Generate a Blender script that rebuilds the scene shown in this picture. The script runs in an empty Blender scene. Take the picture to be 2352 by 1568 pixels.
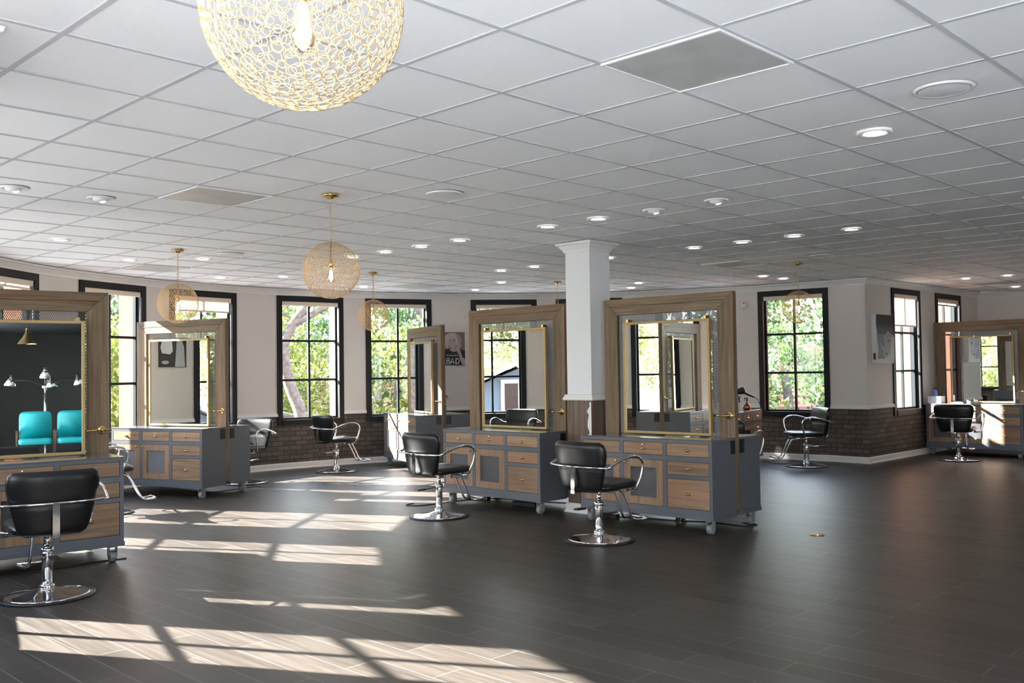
import bpy, math, random
from mathutils import Vector, Matrix
random.seed(7)
D = bpy.data
C = D.collections.new('salon'); bpy.context.scene.collection.children.link(C)
PI = math.pi
R = math.radians

# ------------------------------------------------------------------ camera
scn = bpy.context.scene
PITCH, ROLL, CAMH = 0.0305687, -0.01475503, 1.5
_f = Vector((0, math.cos(PITCH), math.sin(PITCH))); _r = Vector((1, 0, 0)); _u = _r.cross(_f)
_c, _s = math.cos(ROLL), math.sin(ROLL)
right = _c*_r + _s*_u; up = -_s*_r + _c*_u
cam = D.cameras.new('camera'); cam.sensor_width = 36; cam.lens = 2191.774/2352*36
cam.clip_start = .05; cam.clip_end = 500
camo = D.objects.new('camera', cam); C.objects.link(camo)
M = Matrix.Identity(4)
for i in range(3):
    M[i][0] = right[i]; M[i][1] = up[i]; M[i][2] = -_f[i]
M[2][3] = CAMH
camo.matrix_world = M
scn.camera = camo

# ------------------------------------------------------------------ world, sun, exposure
w = D.worlds.new('sky'); scn.world = w; w.use_nodes = True
nt = w.node_tree; bg = nt.nodes['Background']
tc = nt.nodes.new('ShaderNodeTexCoord'); sx = nt.nodes.new('ShaderNodeSeparateXYZ')
rp = nt.nodes.new('ShaderNodeValToRGB')
rp.color_ramp.elements[0].position = .45; rp.color_ramp.elements[0].color = (.55, .56, .55, 1)
rp.color_ramp.elements[1].position = 1; rp.color_ramp.elements[1].color = (.42, .62, 1, 1)
e = rp.color_ramp.elements.new(.55); e.color = (.95, .98, 1, 1)
mr = nt.nodes.new('ShaderNodeMapRange'); mr.inputs[1].default_value = -1
nt.links.new(tc.outputs['Generated'], sx.inputs[0]); nt.links.new(sx.outputs[2], mr.inputs[0])
nt.links.new(mr.outputs[0], rp.inputs[0]); nt.links.new(rp.outputs[0], bg.inputs[0])
bg.inputs[1].default_value = 7.6
SUN_AZ, SUN_EL = R(-15.5), math.atan(.531)
sun = D.lights.new('sun', 'SUN'); sun.energy = 60; sun.angle = R(.55); sun.color = (1, .95, .905)
suno = D.objects.new('sun', sun); C.objects.link(suno)
sd = Vector((math.cos(SUN_AZ)*math.cos(SUN_EL), math.sin(SUN_AZ)*math.cos(SUN_EL), -math.sin(SUN_EL)))
suno.rotation_euler = sd.to_track_quat('-Z', 'Y').to_euler(); suno.location = (-20, 16, 14)
vs = scn.view_settings
vs.view_transform = 'Standard'; vs.look = 'None'; vs.gamma = 1; vs.use_curve_mapping = False
vs.exposure = 0.72

# ------------------------------------------------------------------ materials
def nodes(name):
    m = D.materials.new(name); m.use_nodes = True
    return m, m.node_tree, m.node_tree.nodes['Principled BSDF']
def mat(name, col, rough=.5, metal=0, emit=None, estr=0, bump=0, bscale=40, spec=None, coat=0, trans=0, var=0):
    m, t, b = nodes(name)
    b.inputs['Base Color'].default_value = (*col, 1); b.inputs['Roughness'].default_value = rough
    b.inputs['Metallic'].default_value = metal
    if spec is not None: b.inputs['Specular IOR Level'].default_value = spec
    if coat: b.inputs['Coat Weight'].default_value = coat
    if trans: b.inputs['Transmission Weight'].default_value = trans
    if emit: b.inputs['Emission Color'].default_value = (*emit, 1); b.inputs['Emission Strength'].default_value = estr
    if bump or var:
        co = t.nodes.new('ShaderNodeTexCoord'); n = t.nodes.new('ShaderNodeTexNoise'); n.inputs['Scale'].default_value = bscale
        n.inputs['Detail'].default_value = 4
        t.links.new(co.outputs['Object'], n.inputs['Vector'])
        if bump:
            bp = t.nodes.new('ShaderNodeBump'); bp.inputs['Strength'].default_value = bump; bp.inputs['Distance'].default_value = .003
            t.links.new(n.outputs['Fac'], bp.inputs['Height']); t.links.new(bp.outputs[0], b.inputs['Normal'])
        if var:
            r = t.nodes.new('ShaderNodeValToRGB'); r.color_ramp.elements[0].position = .3; r.color_ramp.elements[1].position = .7
            r.color_ramp.elements[0].color = (*[c*(1-var) for c in col], 1); r.color_ramp.elements[1].color = (*[min(1, c*(1+var)) for c in col], 1)
            t.links.new(n.outputs['Fac'], r.inputs[0]); t.links.new(r.outputs[0], b.inputs['Base Color'])
    return m

def wood(name, axis, a, b_, c, rough=.55, red=.5):
    """weathered boards; grain runs along the given object axis"""
    m, t, b = nodes(name); L = t.links.new
    co = t.nodes.new('ShaderNodeTexCoord'); mp = t.nodes.new('ShaderNodeMapping')
    sc = [38, 38, 38]; sc[axis] = 1.8; mp.inputs['Scale'].default_value = sc
    oi = t.nodes.new('ShaderNodeObjectInfo'); ad = t.nodes.new('ShaderNodeVectorMath'); ad.operation = 'ADD'
    ms = t.nodes.new('ShaderNodeMath'); ms.operation = 'MULTIPLY'; ms.inputs[1].default_value = 17
    L(oi.outputs['Random'], ms.inputs[0]); L(ms.outputs[0], ad.inputs[1]); L(co.outputs['Object'], ad.inputs[0])
    L(ad.outputs[0], mp.inputs[0])
    n1 = t.nodes.new('ShaderNodeTexNoise'); n1.inputs['Scale'].default_value = 1; n1.inputs['Detail'].default_value = 6; n1.inputs['Distortion'].default_value = .6
    n2 = t.nodes.new('ShaderNodeTexNoise'); n2.inputs['Scale'].default_value = .23; n2.inputs['Detail'].default_value = 2
    L(mp.outputs[0], n1.inputs['Vector']); L(mp.outputs[0], n2.inputs['Vector'])
    r1 = t.nodes.new('ShaderNodeValToRGB'); r1.color_ramp.elements[0].position = .32; r1.color_ramp.elements[1].position = .68
    r1.color_ramp.elements[0].color = (*a, 1); r1.color_ramp.elements[1].color = (*b_, 1)
    L(n1.outputs['Fac'], r1.inputs[0])
    r2 = t.nodes.new('ShaderNodeValToRGB'); r2.color_ramp.elements[0].position = .5; r2.color_ramp.elements[1].position = .72
    r2.color_ramp.elements[0].color = (0, 0, 0, 1); r2.color_ramp.elements[1].color = (red, red, red, 1)
    L(n2.outputs['Fac'], r2.inputs[0])
    mx = t.nodes.new('ShaderNodeMix'); mx.data_type = 'RGBA'
    L(r2.outputs[0], mx.inputs[0]); L(r1.outputs[0], mx.inputs[6]); mx.inputs[7].default_value = (*c, 1)
    hs = t.nodes.new('ShaderNodeHueSaturation'); mr_ = t.nodes.new('ShaderNodeMapRange')
    mr_.inputs[3].default_value = .82; mr_.inputs[4].default_value = 1.15
    L(oi.outputs['Random'], mr_.inputs[0]); L(mr_.outputs[0], hs.inputs['Value']); L(mx.outputs[2], hs.inputs['Color'])
    L(hs.outputs[0], b.inputs['Base Color']); b.inputs['Roughness'].default_value = rough
    bp = t.nodes.new('ShaderNodeBump'); bp.inputs['Strength'].default_value = .25; bp.inputs['Distance'].default_value = .002
    L(n1.outputs['Fac'], bp.inputs['Height']); L(bp.outputs[0], b.inputs['Normal'])
    return m
WA, WB, WC = (.095, .061, .034), (.2, .137, .077), (.27, .11, .05)
M_wx = wood('weathered_wood_across', 0, WA, WB, WC)
M_wz = wood('weathered_wood_upright', 2, WA, WB, WC)
DA, DB, DC = (.17, .102, .058), (.29, .187, .112), (.34, .135, .07)
M_dx = wood('drawer_wood_across', 0, DA, DB, DC, .5)
M_dz = wood('drawer_wood_upright', 2, DA, DB, DC, .5)
M_cladz = wood('column_cladding_wood', 2, (.075, .05, .035), (.16, .11, .08), (.22, .1, .06), .5)

M_grey = mat('grey_cabinet_paint', (.092, .1, .116), .42)
M_greytop = mat('grey_polished_top', (.11, .115, .125), .12, coat=.5)
M_brass = mat('brass', (.72, .5, .2), .22, 1)
M_goldframe = mat('gold_mirror_frame', (.38, .265, .11), .5, .45)
M_goldwire = mat('gold_wire', (.62, .47, .29), .42, .7)
M_mirror = mat('mirror_glass', (.86, .9, .87), 0.0, 1)
M_chrome = mat('chrome', (.82, .83, .85), .07, 1)
M_rubber = mat('black_rubber', (.012, .012, .013), .45)
M_leather = mat('black_leather', (.008, .008, .009), .3, bump=.2, bscale=220, spec=.4)
M_steelmesh = mat('grey_steel_mesh', (.22, .22, .23), .45, .7)
M_caster = mat('grey_caster', (.2, .21, .22), .4)
M_black = mat('black_plastic', (.01, .01, .012), .3)
M_casing = mat('black_window_casing', (.007, .008, .01), .5, spec=.3)
M_sash = mat('dark_green_black_sash', (.007, .013, .014), .5, spec=.3)
M_trim = mat('white_trim_paint', (.74, .72, .7), .4)
M_cassette = mat('cream_blind_roll', (.7, .6, .5), .7)
M_white = mat('white_plastic', (.72, .72, .72), .45)
M_spk = mat('white_speaker_grille', (.74, .74, .76), .6, bump=.5, bscale=400)
M_dark = mat('charcoal_wall_paint', (.018, .019, .02), .55)
M_teal = mat('teal_vinyl', (.008, .36, .41), .4)
M_paper = mat('white_card', (.75, .74, .72), .6)
M_redpet = mat('red_petals', (.65, .03, .06), .5)
M_stem = mat('green_stem', (.05, .14, .03), .6)
M_blue = mat('blue_plastic', (.1, .2, .6), .3)
M_copper = mat('copper_pot', (.6, .28, .15), .2, .9)
M_terra = mat('terracotta_stucco', (.24, .09, .045), .85, bump=.3, bscale=60)
M_ground = mat('outside_ground', (.3, .29, .24), .95, var=.35, bscale=.8)
M_bark = mat('tree_bark', (.11, .09, .075), .9, bump=1, bscale=14, var=.45)
M_shingle = mat('grey_shingles', (.25, .25, .27), .9, var=.3, bscale=9)
M_house = mat('blue_grey_siding', (.1, .125, .165), .8)
M_housew = mat('white_house_trim', (.8, .8, .78), .7)
M_houseb = mat('beige_house_wall', (.62, .55, .46), .8)

def mat_glass():
    m = D.materials.new('window_glass'); m.use_nodes = True; t = m.node_tree; t.nodes.clear()
    o = t.nodes.new('ShaderNodeOutputMaterial'); tr = t.nodes.new('ShaderNodeBsdfTransparent'); gl = t.nodes.new('ShaderNodeBsdfGlossy')
    tr.inputs[0].default_value = (.96, .98, .97, 1); gl.inputs['Roughness'].default_value = 0.0
    fr = t.nodes.new('ShaderNodeFresnel'); fr.inputs[0].default_value = 1.45; mx = t.nodes.new('ShaderNodeMixShader')
    t.links.new(fr.outputs[0], mx.inputs[0]); t.links.new(tr.outputs[0], mx.inputs[1]); t.links.new(gl.outputs[0], mx.inputs[2])
    t.links.new(mx.outputs[0], o.inputs[0]); return m
M_glass = mat_glass()

def mat_brick():
    m, t, b = nodes('dark_brick_wainscot'); L = t.links.new
    uv = t.nodes.new('ShaderNodeUVMap'); uv.uv_map = 'UVMap'
    br = t.nodes.new('ShaderNodeTexBrick'); L(uv.outputs[0], br.inputs['Vector'])
    br.inputs['Scale'].default_value = 1; br.inputs['Brick Width'].default_value = .205; br.inputs['Row Height'].default_value = .074
    br.inputs['Mortar Size'].default_value = .0065; br.inputs['Mortar Smooth'].default_value = .15; br.inputs['Bias'].default_value = -.1
    br.inputs['Color1'].default_value = (.075, .056, .046, 1); br.inputs['Color2'].default_value = (.135, .105, .087, 1)
    br.inputs['Mortar'].default_value = (.032, .026, .023, 1)
    n = t.nodes.new('ShaderNodeTexNoise'); n.inputs['Scale'].default_value = 30; n.inputs['Detail'].default_value = 5; L(uv.outputs[0], n.inputs['Vector'])
    mx = t.nodes.new('ShaderNodeMix'); mx.data_type = 'RGBA'; mx.blend_type = 'OVERLAY'; mx.inputs[0].default_value = .6
    L(br.outputs['Color'], mx.inputs[6]); L(n.outputs['Fac'], mx.inputs[7]); L(mx.outputs[2], b.inputs['Base Color'])
    b.inputs['Roughness'].default_value = .75
    ma = t.nodes.new('ShaderNodeMath'); ma.operation = 'MULTIPLY_ADD'; ma.inputs[1].default_value = -1; ma.inputs[2].default_value = 1
    L(br.outputs['Fac'], ma.inputs[0])
    m2 = t.nodes.new('ShaderNodeMath'); m2.operation = 'MULTIPLY_ADD'; m2.inputs[1].default_value = .5
    L(n.outputs['Fac'], m2.inputs[0]); L(ma.outputs[0], m2.inputs[2])
    bp = t.nodes.new('ShaderNodeBump'); bp.inputs['Strength'].default_value = .9; bp.inputs['Distance'].default_value = .012
    L(m2.outputs[0], bp.inputs['Height']); L(bp.outputs[0], b.inputs['Normal']); return m
M_brick = mat_brick()

GA = R(45.67)                                   # direction of the ceiling grid and the floor planks
def mat_floor():
    m, t, b = nodes('wood_look_floor_tile'); L = t.links.new
    co = t.nodes.new('ShaderNodeTexCoord'); mp = t.nodes.new('ShaderNodeMapping'); mp.vector_type = 'POINT'
    mp.inputs['Rotation'].default_value = (0, 0, R(44.3)); mp.inputs['Location'].default_value = (0, -.096, 0)
    L(co.outputs['Object'], mp.inputs[0])
    br = t.nodes.new('ShaderNodeTexBrick'); L(mp.outputs[0], br.inputs['Vector'])
    br.offset = .37; br.offset_frequency = 2
    br.inputs['Scale'].default_value = 1; br.inputs['Brick Width'].default_value = 1.2; br.inputs['Row Height'].default_value = .2
    br.inputs['Mortar Size'].default_value = .0019; br.inputs['Mortar Smooth'].default_value = .1
    br.inputs['Color1'].default_value = (.036, .0315, .0275, 1); br.inputs['Color2'].default_value = (.062, .054, .047, 1)
    br.inputs['Mortar'].default_value = (.21, .195, .18, 1)
    m2 = t.nodes.new('ShaderNodeMapping'); m2.inputs['Scale'].default_value = (1.5, 26, 1); L(mp.outputs[0], m2.inputs[0])
    n = t.nodes.new('ShaderNodeTexNoise'); n.inputs['Scale'].default_value = 1; n.inputs['Detail'].default_value = 6; n.inputs['Distortion'].default_value = .4
    L(m2.outputs[0], n.inputs['Vector'])
    r = t.nodes.new('ShaderNodeValToRGB'); r.color_ramp.elements[0].position = .3; r.color_ramp.elements[1].position = .7
    r.color_ramp.elements[0].color = (.64, .61, .59, 1); r.color_ramp.elements[1].color = (1.24, 1.19, 1.14, 1)
    L(n.outputs['Fac'], r.inputs[0])
    mx = t.nodes.new('ShaderNodeMix'); mx.data_type = 'RGBA'; mx.blend_type = 'MULTIPLY'; mx.inputs[0].default_value = 1
    L(br.outputs['Color'], mx.inputs[6]); L(r.outputs[0], mx.inputs[7]); L(mx.outputs[2], b.inputs['Base Color'])
    rr = t.nodes.new('ShaderNodeMapRange'); rr.inputs[3].default_value = .34; rr.inputs[4].default_value = .5
    L(n.outputs['Fac'], rr.inputs[0]); L(rr.outputs[0], b.inputs['Roughness'])
    b.inputs['Specular IOR Level'].default_value = .32
    ma = t.nodes.new('ShaderNodeMath'); ma.operation = 'MULTIPLY_ADD'; ma.inputs[1].default_value = .25
    L(n.outputs['Fac'], ma.inputs[0]); 
    inv = t.nodes.new('ShaderNodeMath'); inv.operation = 'SUBTRACT'; inv.inputs[0].default_value = 1; L(br.outputs['Fac'], inv.inputs[1])
    L(inv.outputs[0], ma.inputs[2])
    bp = t.nodes.new('ShaderNodeBump'); bp.inputs['Strength'].default_value = .3; bp.inputs['Distance'].default_value = .002
    L(ma.outputs[0], bp.inputs['Height']); L(bp.outputs[0], b.inputs['Normal']); return m
M_floor = mat_floor()
M_wall = mat('warm_white_wall_paint', (.66, .605, .57), .6, bump=.1, bscale=90)
M_tile = mat('ceiling_tile', (.84, .85, .87), .75, bump=.35, bscale=160)
M_tee = mat('ceiling_tee', (.5, .51, .53), .6)
M_rim = mat('ceiling_fitting_white', (.75, .75, .75), .35)
M_lamp = mat('lamp_glow', (1, 1, 1), .5, emit=(1, .93, .82), estr=9)
M_lampoff = mat('lamp_lens', (.55, .6, .65), .15)
M_fil = mat('bulb_filament', (1, .8, .5), .5, emit=(1, .62, .28), estr=40)
M_bulb = mat_glass(); M_bulb.name = 'bulb_glass'

def mat_vent():
    m, t, b = nodes('perforated_vent_metal'); L = t.links.new
    co = t.nodes.new('ShaderNodeTexCoord'); v = t.nodes.new('ShaderNodeTexVoronoi'); v.inputs['Scale'].default_value = 110; v.inputs['Randomness'].default_value = 0
    L(co.outputs['Object'], v.inputs['Vector'])
    r = t.nodes.new('ShaderNodeValToRGB'); r.color_ramp.elements[0].position = .25; r.color_ramp.elements[1].position = .32
    r.color_ramp.elements[0].color = (.3, .3, .3, 1); r.color_ramp.elements[1].color = (.7, .71, .71, 1)
    L(v.outputs['Distance'], r.inputs[0])
    n = t.nodes.new('ShaderNodeTexNoise'); n.inputs['Scale'].default_value = 5; L(co.outputs['Object'], n.inputs['Vector'])
    mx = t.nodes.new('ShaderNodeMix'); mx.data_type = 'RGBA'; mx.blend_type = 'MULTIPLY'; mx.inputs[0].default_value = .35
    L(r.outputs[0], mx.inputs[6]); L(n.outputs['Fac'], mx.inputs[7]); L(mx.outputs[2], b.inputs['Base Color'])
    b.inputs['Roughness'].default_value = .4; b.inputs['Metallic'].default_value = .2; return m
M_vent = mat_vent()

def mat_leaf(name, c1, c2):
    m = D.materials.new(name); m.use_nodes = True; t = m.node_tree; t.nodes.clear(); L = t.links.new
    o = t.nodes.new('ShaderNodeOutputMaterial'); df = t.nodes.new('ShaderNodeBsdfDiffuse'); tl = t.nodes.new('ShaderNodeBsdfTranslucent')
    gl = t.nodes.new('ShaderNodeBsdfGlossy'); gl.inputs['Roughness'].default_value = .4
    co = t.nodes.new('ShaderNodeTexCoord'); n = t.nodes.new('ShaderNodeTexNoise'); n.inputs['Scale'].default_value = 1.6; n.inputs['Detail'].default_value = 5
    L(co.outputs['Object'], n.inputs['Vector'])
    r = t.nodes.new('ShaderNodeValToRGB'); r.color_ramp.elements[0].position = .35; r.color_ramp.elements[1].position = .65
    r.color_ramp.elements[0].color = (*c1, 1); r.color_ramp.elements[1].color = (*c2, 1)
    L(n.outputs['Fac'], r.inputs[0]); L(r.outputs[0], df.inputs[0]); L(r.outputs[0], tl.inputs[0])
    m1 = t.nodes.new('ShaderNodeMixShader'); m1.inputs[0].default_value = .45; L(df.outputs[0], m1.inputs[1]); L(tl.outputs[0], m1.inputs[2])
    m2 = t.nodes.new('ShaderNodeMixShader'); m2.inputs[0].default_value = .05; L(m1.outputs[0], m2.inputs[1]); L(gl.outputs[0], m2.inputs[2])
    L(m2.outputs[0], o.inputs[0]); return m
M_leafY = mat_leaf('yellow_green_leaves', (.08, .11, .02), (.29, .3, .06))
M_blind = mat_leaf('cream_blind_fabric', (.72, .66, .58), (.78, .72, .64))
M_leafG = mat_leaf('deep_green_leaves', (.03, .07, .02), (.11, .18, .05))
M_leafO = mat_leaf('olive_leaves', (.07, .09, .03), (.2, .2, .08))

def mat_roof():
    m, t, b = nodes('red_roof_tiles'); L = t.links.new
    co = t.nodes.new('ShaderNodeTexCoord'); wv = t.nodes.new('ShaderNodeTexWave'); wv.bands_direction = 'Y'; wv.inputs['Scale'].default_value = 1.1; wv.inputs['Distortion'].default_value = .3
    L(co.outputs['Object'], wv.inputs['Vector'])
    r = t.nodes.new('ShaderNodeValToRGB'); r.color_ramp.elements[0].color = (.22, .07, .045, 1); r.color_ramp.elements[1].color = (.55, .25, .17, 1)
    L(wv.outputs['Fac'], r.inputs[0]); L(r.outputs[0], b.inputs['Base Color']); b.inputs['Roughness'].default_value = .85
    bp = t.nodes.new('ShaderNodeBump'); bp.inputs['Distance'].default_value = .05; L(wv.outputs['Fac'], bp.inputs['Height']); L(bp.outputs[0], b.inputs['Normal'])
    return m
M_roof = mat_roof()

# ------------------------------------------------------------------ mesh building
class MB:
    def __init__(s): s.v = []; s.f = []; s.m = []; s.uv = {}; s.mi = 0; s.sm = []
    def face(s, idx, smooth=False, uv=None):
        s.f.append(idx); s.m.append(s.mi); s.sm.append(smooth)
        if uv: s.uv[len(s.f)-1] = uv
    def quad(s, a, b, c, d, uv=None):
        n = len(s.v); s.v += [tuple(a), tuple(b), tuple(c), tuple(d)]; s.face((n, n+1, n+2, n+3), False, uv)
    def box(s, x0, x1, y0, y1, z0, z1, M_=None):
        n = len(s.v)
        p = [(x0, y0, z0), (x1, y0, z0), (x1, y1, z0), (x0, y1, z0), (x0, y0, z1), (x1, y0, z1), (x1, y1, z1), (x0, y1, z1)]
        if M_ is not None: p = [tuple(M_ @ Vector(q)) for q in p]
        s.v += p
        for q in ((0, 3, 2, 1), (4, 5, 6, 7), (0, 1, 5, 4), (1, 2, 6, 5), (2, 3, 7, 6), (3, 0, 4, 7)): s.face(tuple(n+i for i in q))
    def bbox(s, x0, x1, y0, y1, z0, z1, b=.004):
        """box with chamfered edges"""
        rings = []
        for z, k in ((z0, b), (z0+b, 0), (z1-b, 0), (z1, b)):
            X0, X1, Y0, Y1 = x0+k, x1-k, y0+k, y1-k
            rings.append([(X0+b, Y0, z), (X1-b, Y0, z), (X1, Y0+b, z), (X1, Y1-b, z), (X1-b, Y1, z), (X0+b, Y1, z), (X0, Y1-b, z), (X0, Y0+b, z)])
        s.loft(rings, smooth=False)
    def loft(s, rings, smooth=True, caps=True, closed=False):
        n0 = len(s.v); k = len(rings[0])
        for r in rings: s.v += [tuple(p) for p in r]
        m = len(rings)
        for i in range(m if closed else m-1):
            for j in range(k):
                a = n0+i*k+j; b = n0+i*k+(j+1) % k; i2 = (i+1) % m
                s.face((a, b, n0+i2*k+(j+1) % k, n0+i2*k+j), smooth)
        if caps and not closed:
            s.face(tuple(n0+j for j in reversed(range(k))), smooth); s.face(tuple(n0+(m-1)*k+j for j in range(k)), smooth)
    def lathe(s, prof, n=24, c=(0, 0, 0), smooth=True, caps=True):
        s.loft([[(c[0]+r*math.cos(2*PI*j/n), c[1]+r*math.sin(2*PI*j/n), c[2]+z) for j in range(n)] for r, z in prof], smooth, caps)
    def tube(s, pts, r, n=8, smooth=True, closed=False, flat=1):
        pts = [Vector(p) for p in pts]; rings = []; k = len(pts); ref = None
        for i, p in enumerate(pts):
            if closed: d = pts[(i+1) % k]-pts[i-1]
            else: d = pts[min(i+1, k-1)]-pts[max(i-1, 0)]
            d.normalize()
            if ref is None:
                ref = Vector((0, 0, 1)) if abs(d.z) < .9 else Vector((1, 0, 0))
            a = ref-d*ref.dot(d)
            if a.length < 1e-4: a = Vector((1, .1, 0)); a = a-d*a.dot(d)
            a.normalize(); ref = a; b = d.cross(a)
            rr = r[i] if isinstance(r, (list, tuple)) else r
            rings.append([p+(a*math.cos(2*PI*j/n)+b*math.sin(2*PI*j/n)*flat)*rr for j in range(n)])
        s.loft(rings, smooth, not closed, closed)
    def build(s, name, mats, parent=None, bevel=0):
        me = D.meshes.new(name); me.from_pydata(s.v, [], s.f)
        if not isinstance(mats, (list, tuple)): mats = [mats]
        for m in mats: me.materials.append(m)
        me.polygons.foreach_set('material_index', s.m); me.polygons.foreach_set('use_smooth', s.sm)
        if s.uv:
            ul = me.uv_layers.new(name='UVMap')
            for fi, uv in s.uv.items():
                for li, q in zip(me.polygons[fi].loop_indices, uv): ul.data[li].uv = q
        me.update()
        o = D.objects.new(name, me); C.objects.link(o)
        if parent: o.parent = parent
        if bevel:
            bm = o.modifiers.new('bevel', 'BEVEL'); bm.width = bevel; bm.segments = 2; bm.limit_method = 'ANGLE'
        return o

def smooth_path(pts, n=6):
    """Catmull-Rom through the points"""
    P = [Vector(p) for p in pts]; P = [2*P[0]-P[1]]+P+[2*P[-1]-P[-2]]; out = []
    for i in range(1, len(P)-2):
        for k in range(n):
            t = k/n; a, b, c, d = P[i-1:i+3]
            out.append(.5*((2*b)+(c-a)*t+(2*a-5*b+4*c-d)*t*t+(3*b-a-3*c+d)*t**3))
    out.append(P[-2]); return out

def tag(o, label=None, cat=None, group=None, kind=None):
    if label: o['label'] = label
    if cat: o['category'] = cat
    if group: o['group'] = group
    if kind: o['kind'] = kind
    return o
def thing(name, label, cat, loc=(0, 0, 0), rz=0, group=None):
    o = D.objects.new(name, None); C.objects.link(o); o.location = loc; o.rotation_euler = (0, 0, rz); o.empty_display_size = .1
    return tag(o, label, cat, group)
def struct(o): o['kind'] = 'structure'; return o
def copy_tree(o, parent=None):
    c = o.copy(); C.objects.link(c); c.parent = parent
    for ch in KIDS(o): copy_tree(ch, c)
    return c
def KIDS(o): return [x for x in C.objects if x.parent == o]
def place(src, label, loc, rz, cat=None, group=None, first=False):
    o = src if first else copy_tree(src)
    o.location = loc; o.rotation_euler = (0, 0, rz); o['label'] = label
    return o
ORD = ['first', 'second', 'third', 'fourth', 'fifth', 'sixth', 'seventh', 'eighth', 'ninth', 'tenth', 'eleventh', 'twelfth']

# ------------------------------------------------------------------ room shell
CE = 2.842
CX, CY, RR = .67, 10.26, 6.45
def cp(a, r=RR): return Vector((CX+r*math.cos(R(a)), CY+r*math.sin(R(a)), 0))
ZS, ZT, ZR = .69, 2.74, .84               # casing bottom, casing top, chair rail
K = Vector((5.42, 14.6, 0)); K2 = Vector((8.8, 18.0, 0)); K3 = Vector((12.6, 16.3, 0))
HW = 5.15                                  # half angle of a window
mids = [('w', 53.0), ('w', 68.6), ('w', 83.9), ('w', 97.2), ('w', 113.7), ('w', 127.5), ('w', 144.1), ('w', 158.1), ('w', 174.9), ('w', 189.8), ('w', 204.2)]
segs = []                                  # wall segments (p, q, kind) clockwise seen from above: interior on the right of p->q ... oriented so interior is on the left
cur = K; ang = 42.3
arc = []
for _, a in mids:
    arc.append((cur, cp(a-HW), 'wall')); arc.append((cp(a-HW), cp(a+HW), 'win')); cur = cp(a+HW)
P209 = cp(210.2); arc.append((cur, P209, 'wall'))
dS = Vector((math.cos(R(-61)), math.sin(R(-61)), 0))
def ls(t): return P209+dS*t
arc_left = [(ls(0), ls(.42), 'wall'), (ls(.42), ls(1.58), 'win'), (ls(1.58), ls(2.2), 'wall'), (ls(2.2), ls(3.36), 'win'), (ls(3.36), ls(5.3), 'wall'), (ls(5.3), ls(7.7), 'win'), (ls(7.7), ls(8.0), 'wall')]  # the last, wide window is unseen, added to let more sun in
S2 = Vector((-1.6, -5, 0)); S3 = Vector((3.2, -5, 0)); S4 = Vector((12.6, -5, 0))
def bright(a, b, t0, t1): d = b-a; return a+d*t0, a+d*t1

def wall_seg(mb, p, q, kind, u0, T=.14, zs=ZS, zt=ZT, brick=True, rail=ZR):
    """interior is on the left-hand side of p->q ; mats: 0 plaster 1 brick 2 outside"""
    d = (q-p); Ln = d.length; d.normalize(); n = Vector((d.y, -d.x, 0))     # n points outside
    def Q(a, b, z0, z1, m):
        if z1-z0 < 1e-4: return
        mb.mi = m
        A = p+d*a; B = p+d*b
        mb.quad((B.x, B.y, z0), (A.x, A.y, z0), (A.x, A.y, z1), (B.x, B.y, z1), [(u0+b, z0), (u0+a, z0), (u0+a, z1), (u0+b, z1)])
    def band(a, b, z0, z1):
        if brick:
            Q(a, b, z0, min(z1, rail), 1)
            if z1 > rail: Q(a, b, max(z0, rail), z1, 0)
        else: Q(a, b, z0, z1, 0)
    if kind == 'wall': band(0, Ln, 0, CE)
    else:
        band(0, Ln, 0, zs); band(0, Ln, zt, CE)
    # outside skin
    o = n*T; mb.mi = 2
    if (p-K).length < .01: p = p+d*.16
    if (q-K).length < .01: q = q-d*.16
    for z0, z1 in (((0-3.4, CE+.5),) if kind == 'wall' else ((-3.4, zs), (zt, CE+.5))):
        A, B = p+o, q+o
        mb.quad((A.x, A.y, z0), (B.x, B.y, z0), (B.x, B.y, z1), (A.x, A.y, z1), [(0, 0)]*4)
    if kind == 'win':
        for z, fl in ((zs, 1), (zt, 0)):
            mb.quad((p.x, p.y, z), (q.x, q.y, z), (q.x+o.x, q.y+o.y, z), (p.x+o.x, p.y+o.y, z), [(0, 0)]*4)
        for a in (p, q):
            mb.quad((a.x, a.y, zs), (a.x+o.x, a.y+o.y, zs), (a.x+o.x, a.y+o.y, zt), (a.x, a.y, zt), [(0, 0)]*4)
    return u0+Ln

WIN = []
winno = [0]
def frame_M(p, q):
    d = (q-p).normalized(); n = Vector((d.y, -d.x, 0))     # local x = from q to p (left to right seen from inside), y outward
    m = Matrix.Identity(4); x = -d
    for i in range(3): m[i][0] = x[i]; m[i][1] = n[i]; m[i][2] = (0, 0, 1)[i]
    c = (p+q)/2
    m[0][3], m[1][3] = c.x, c.y
    return m
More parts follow.
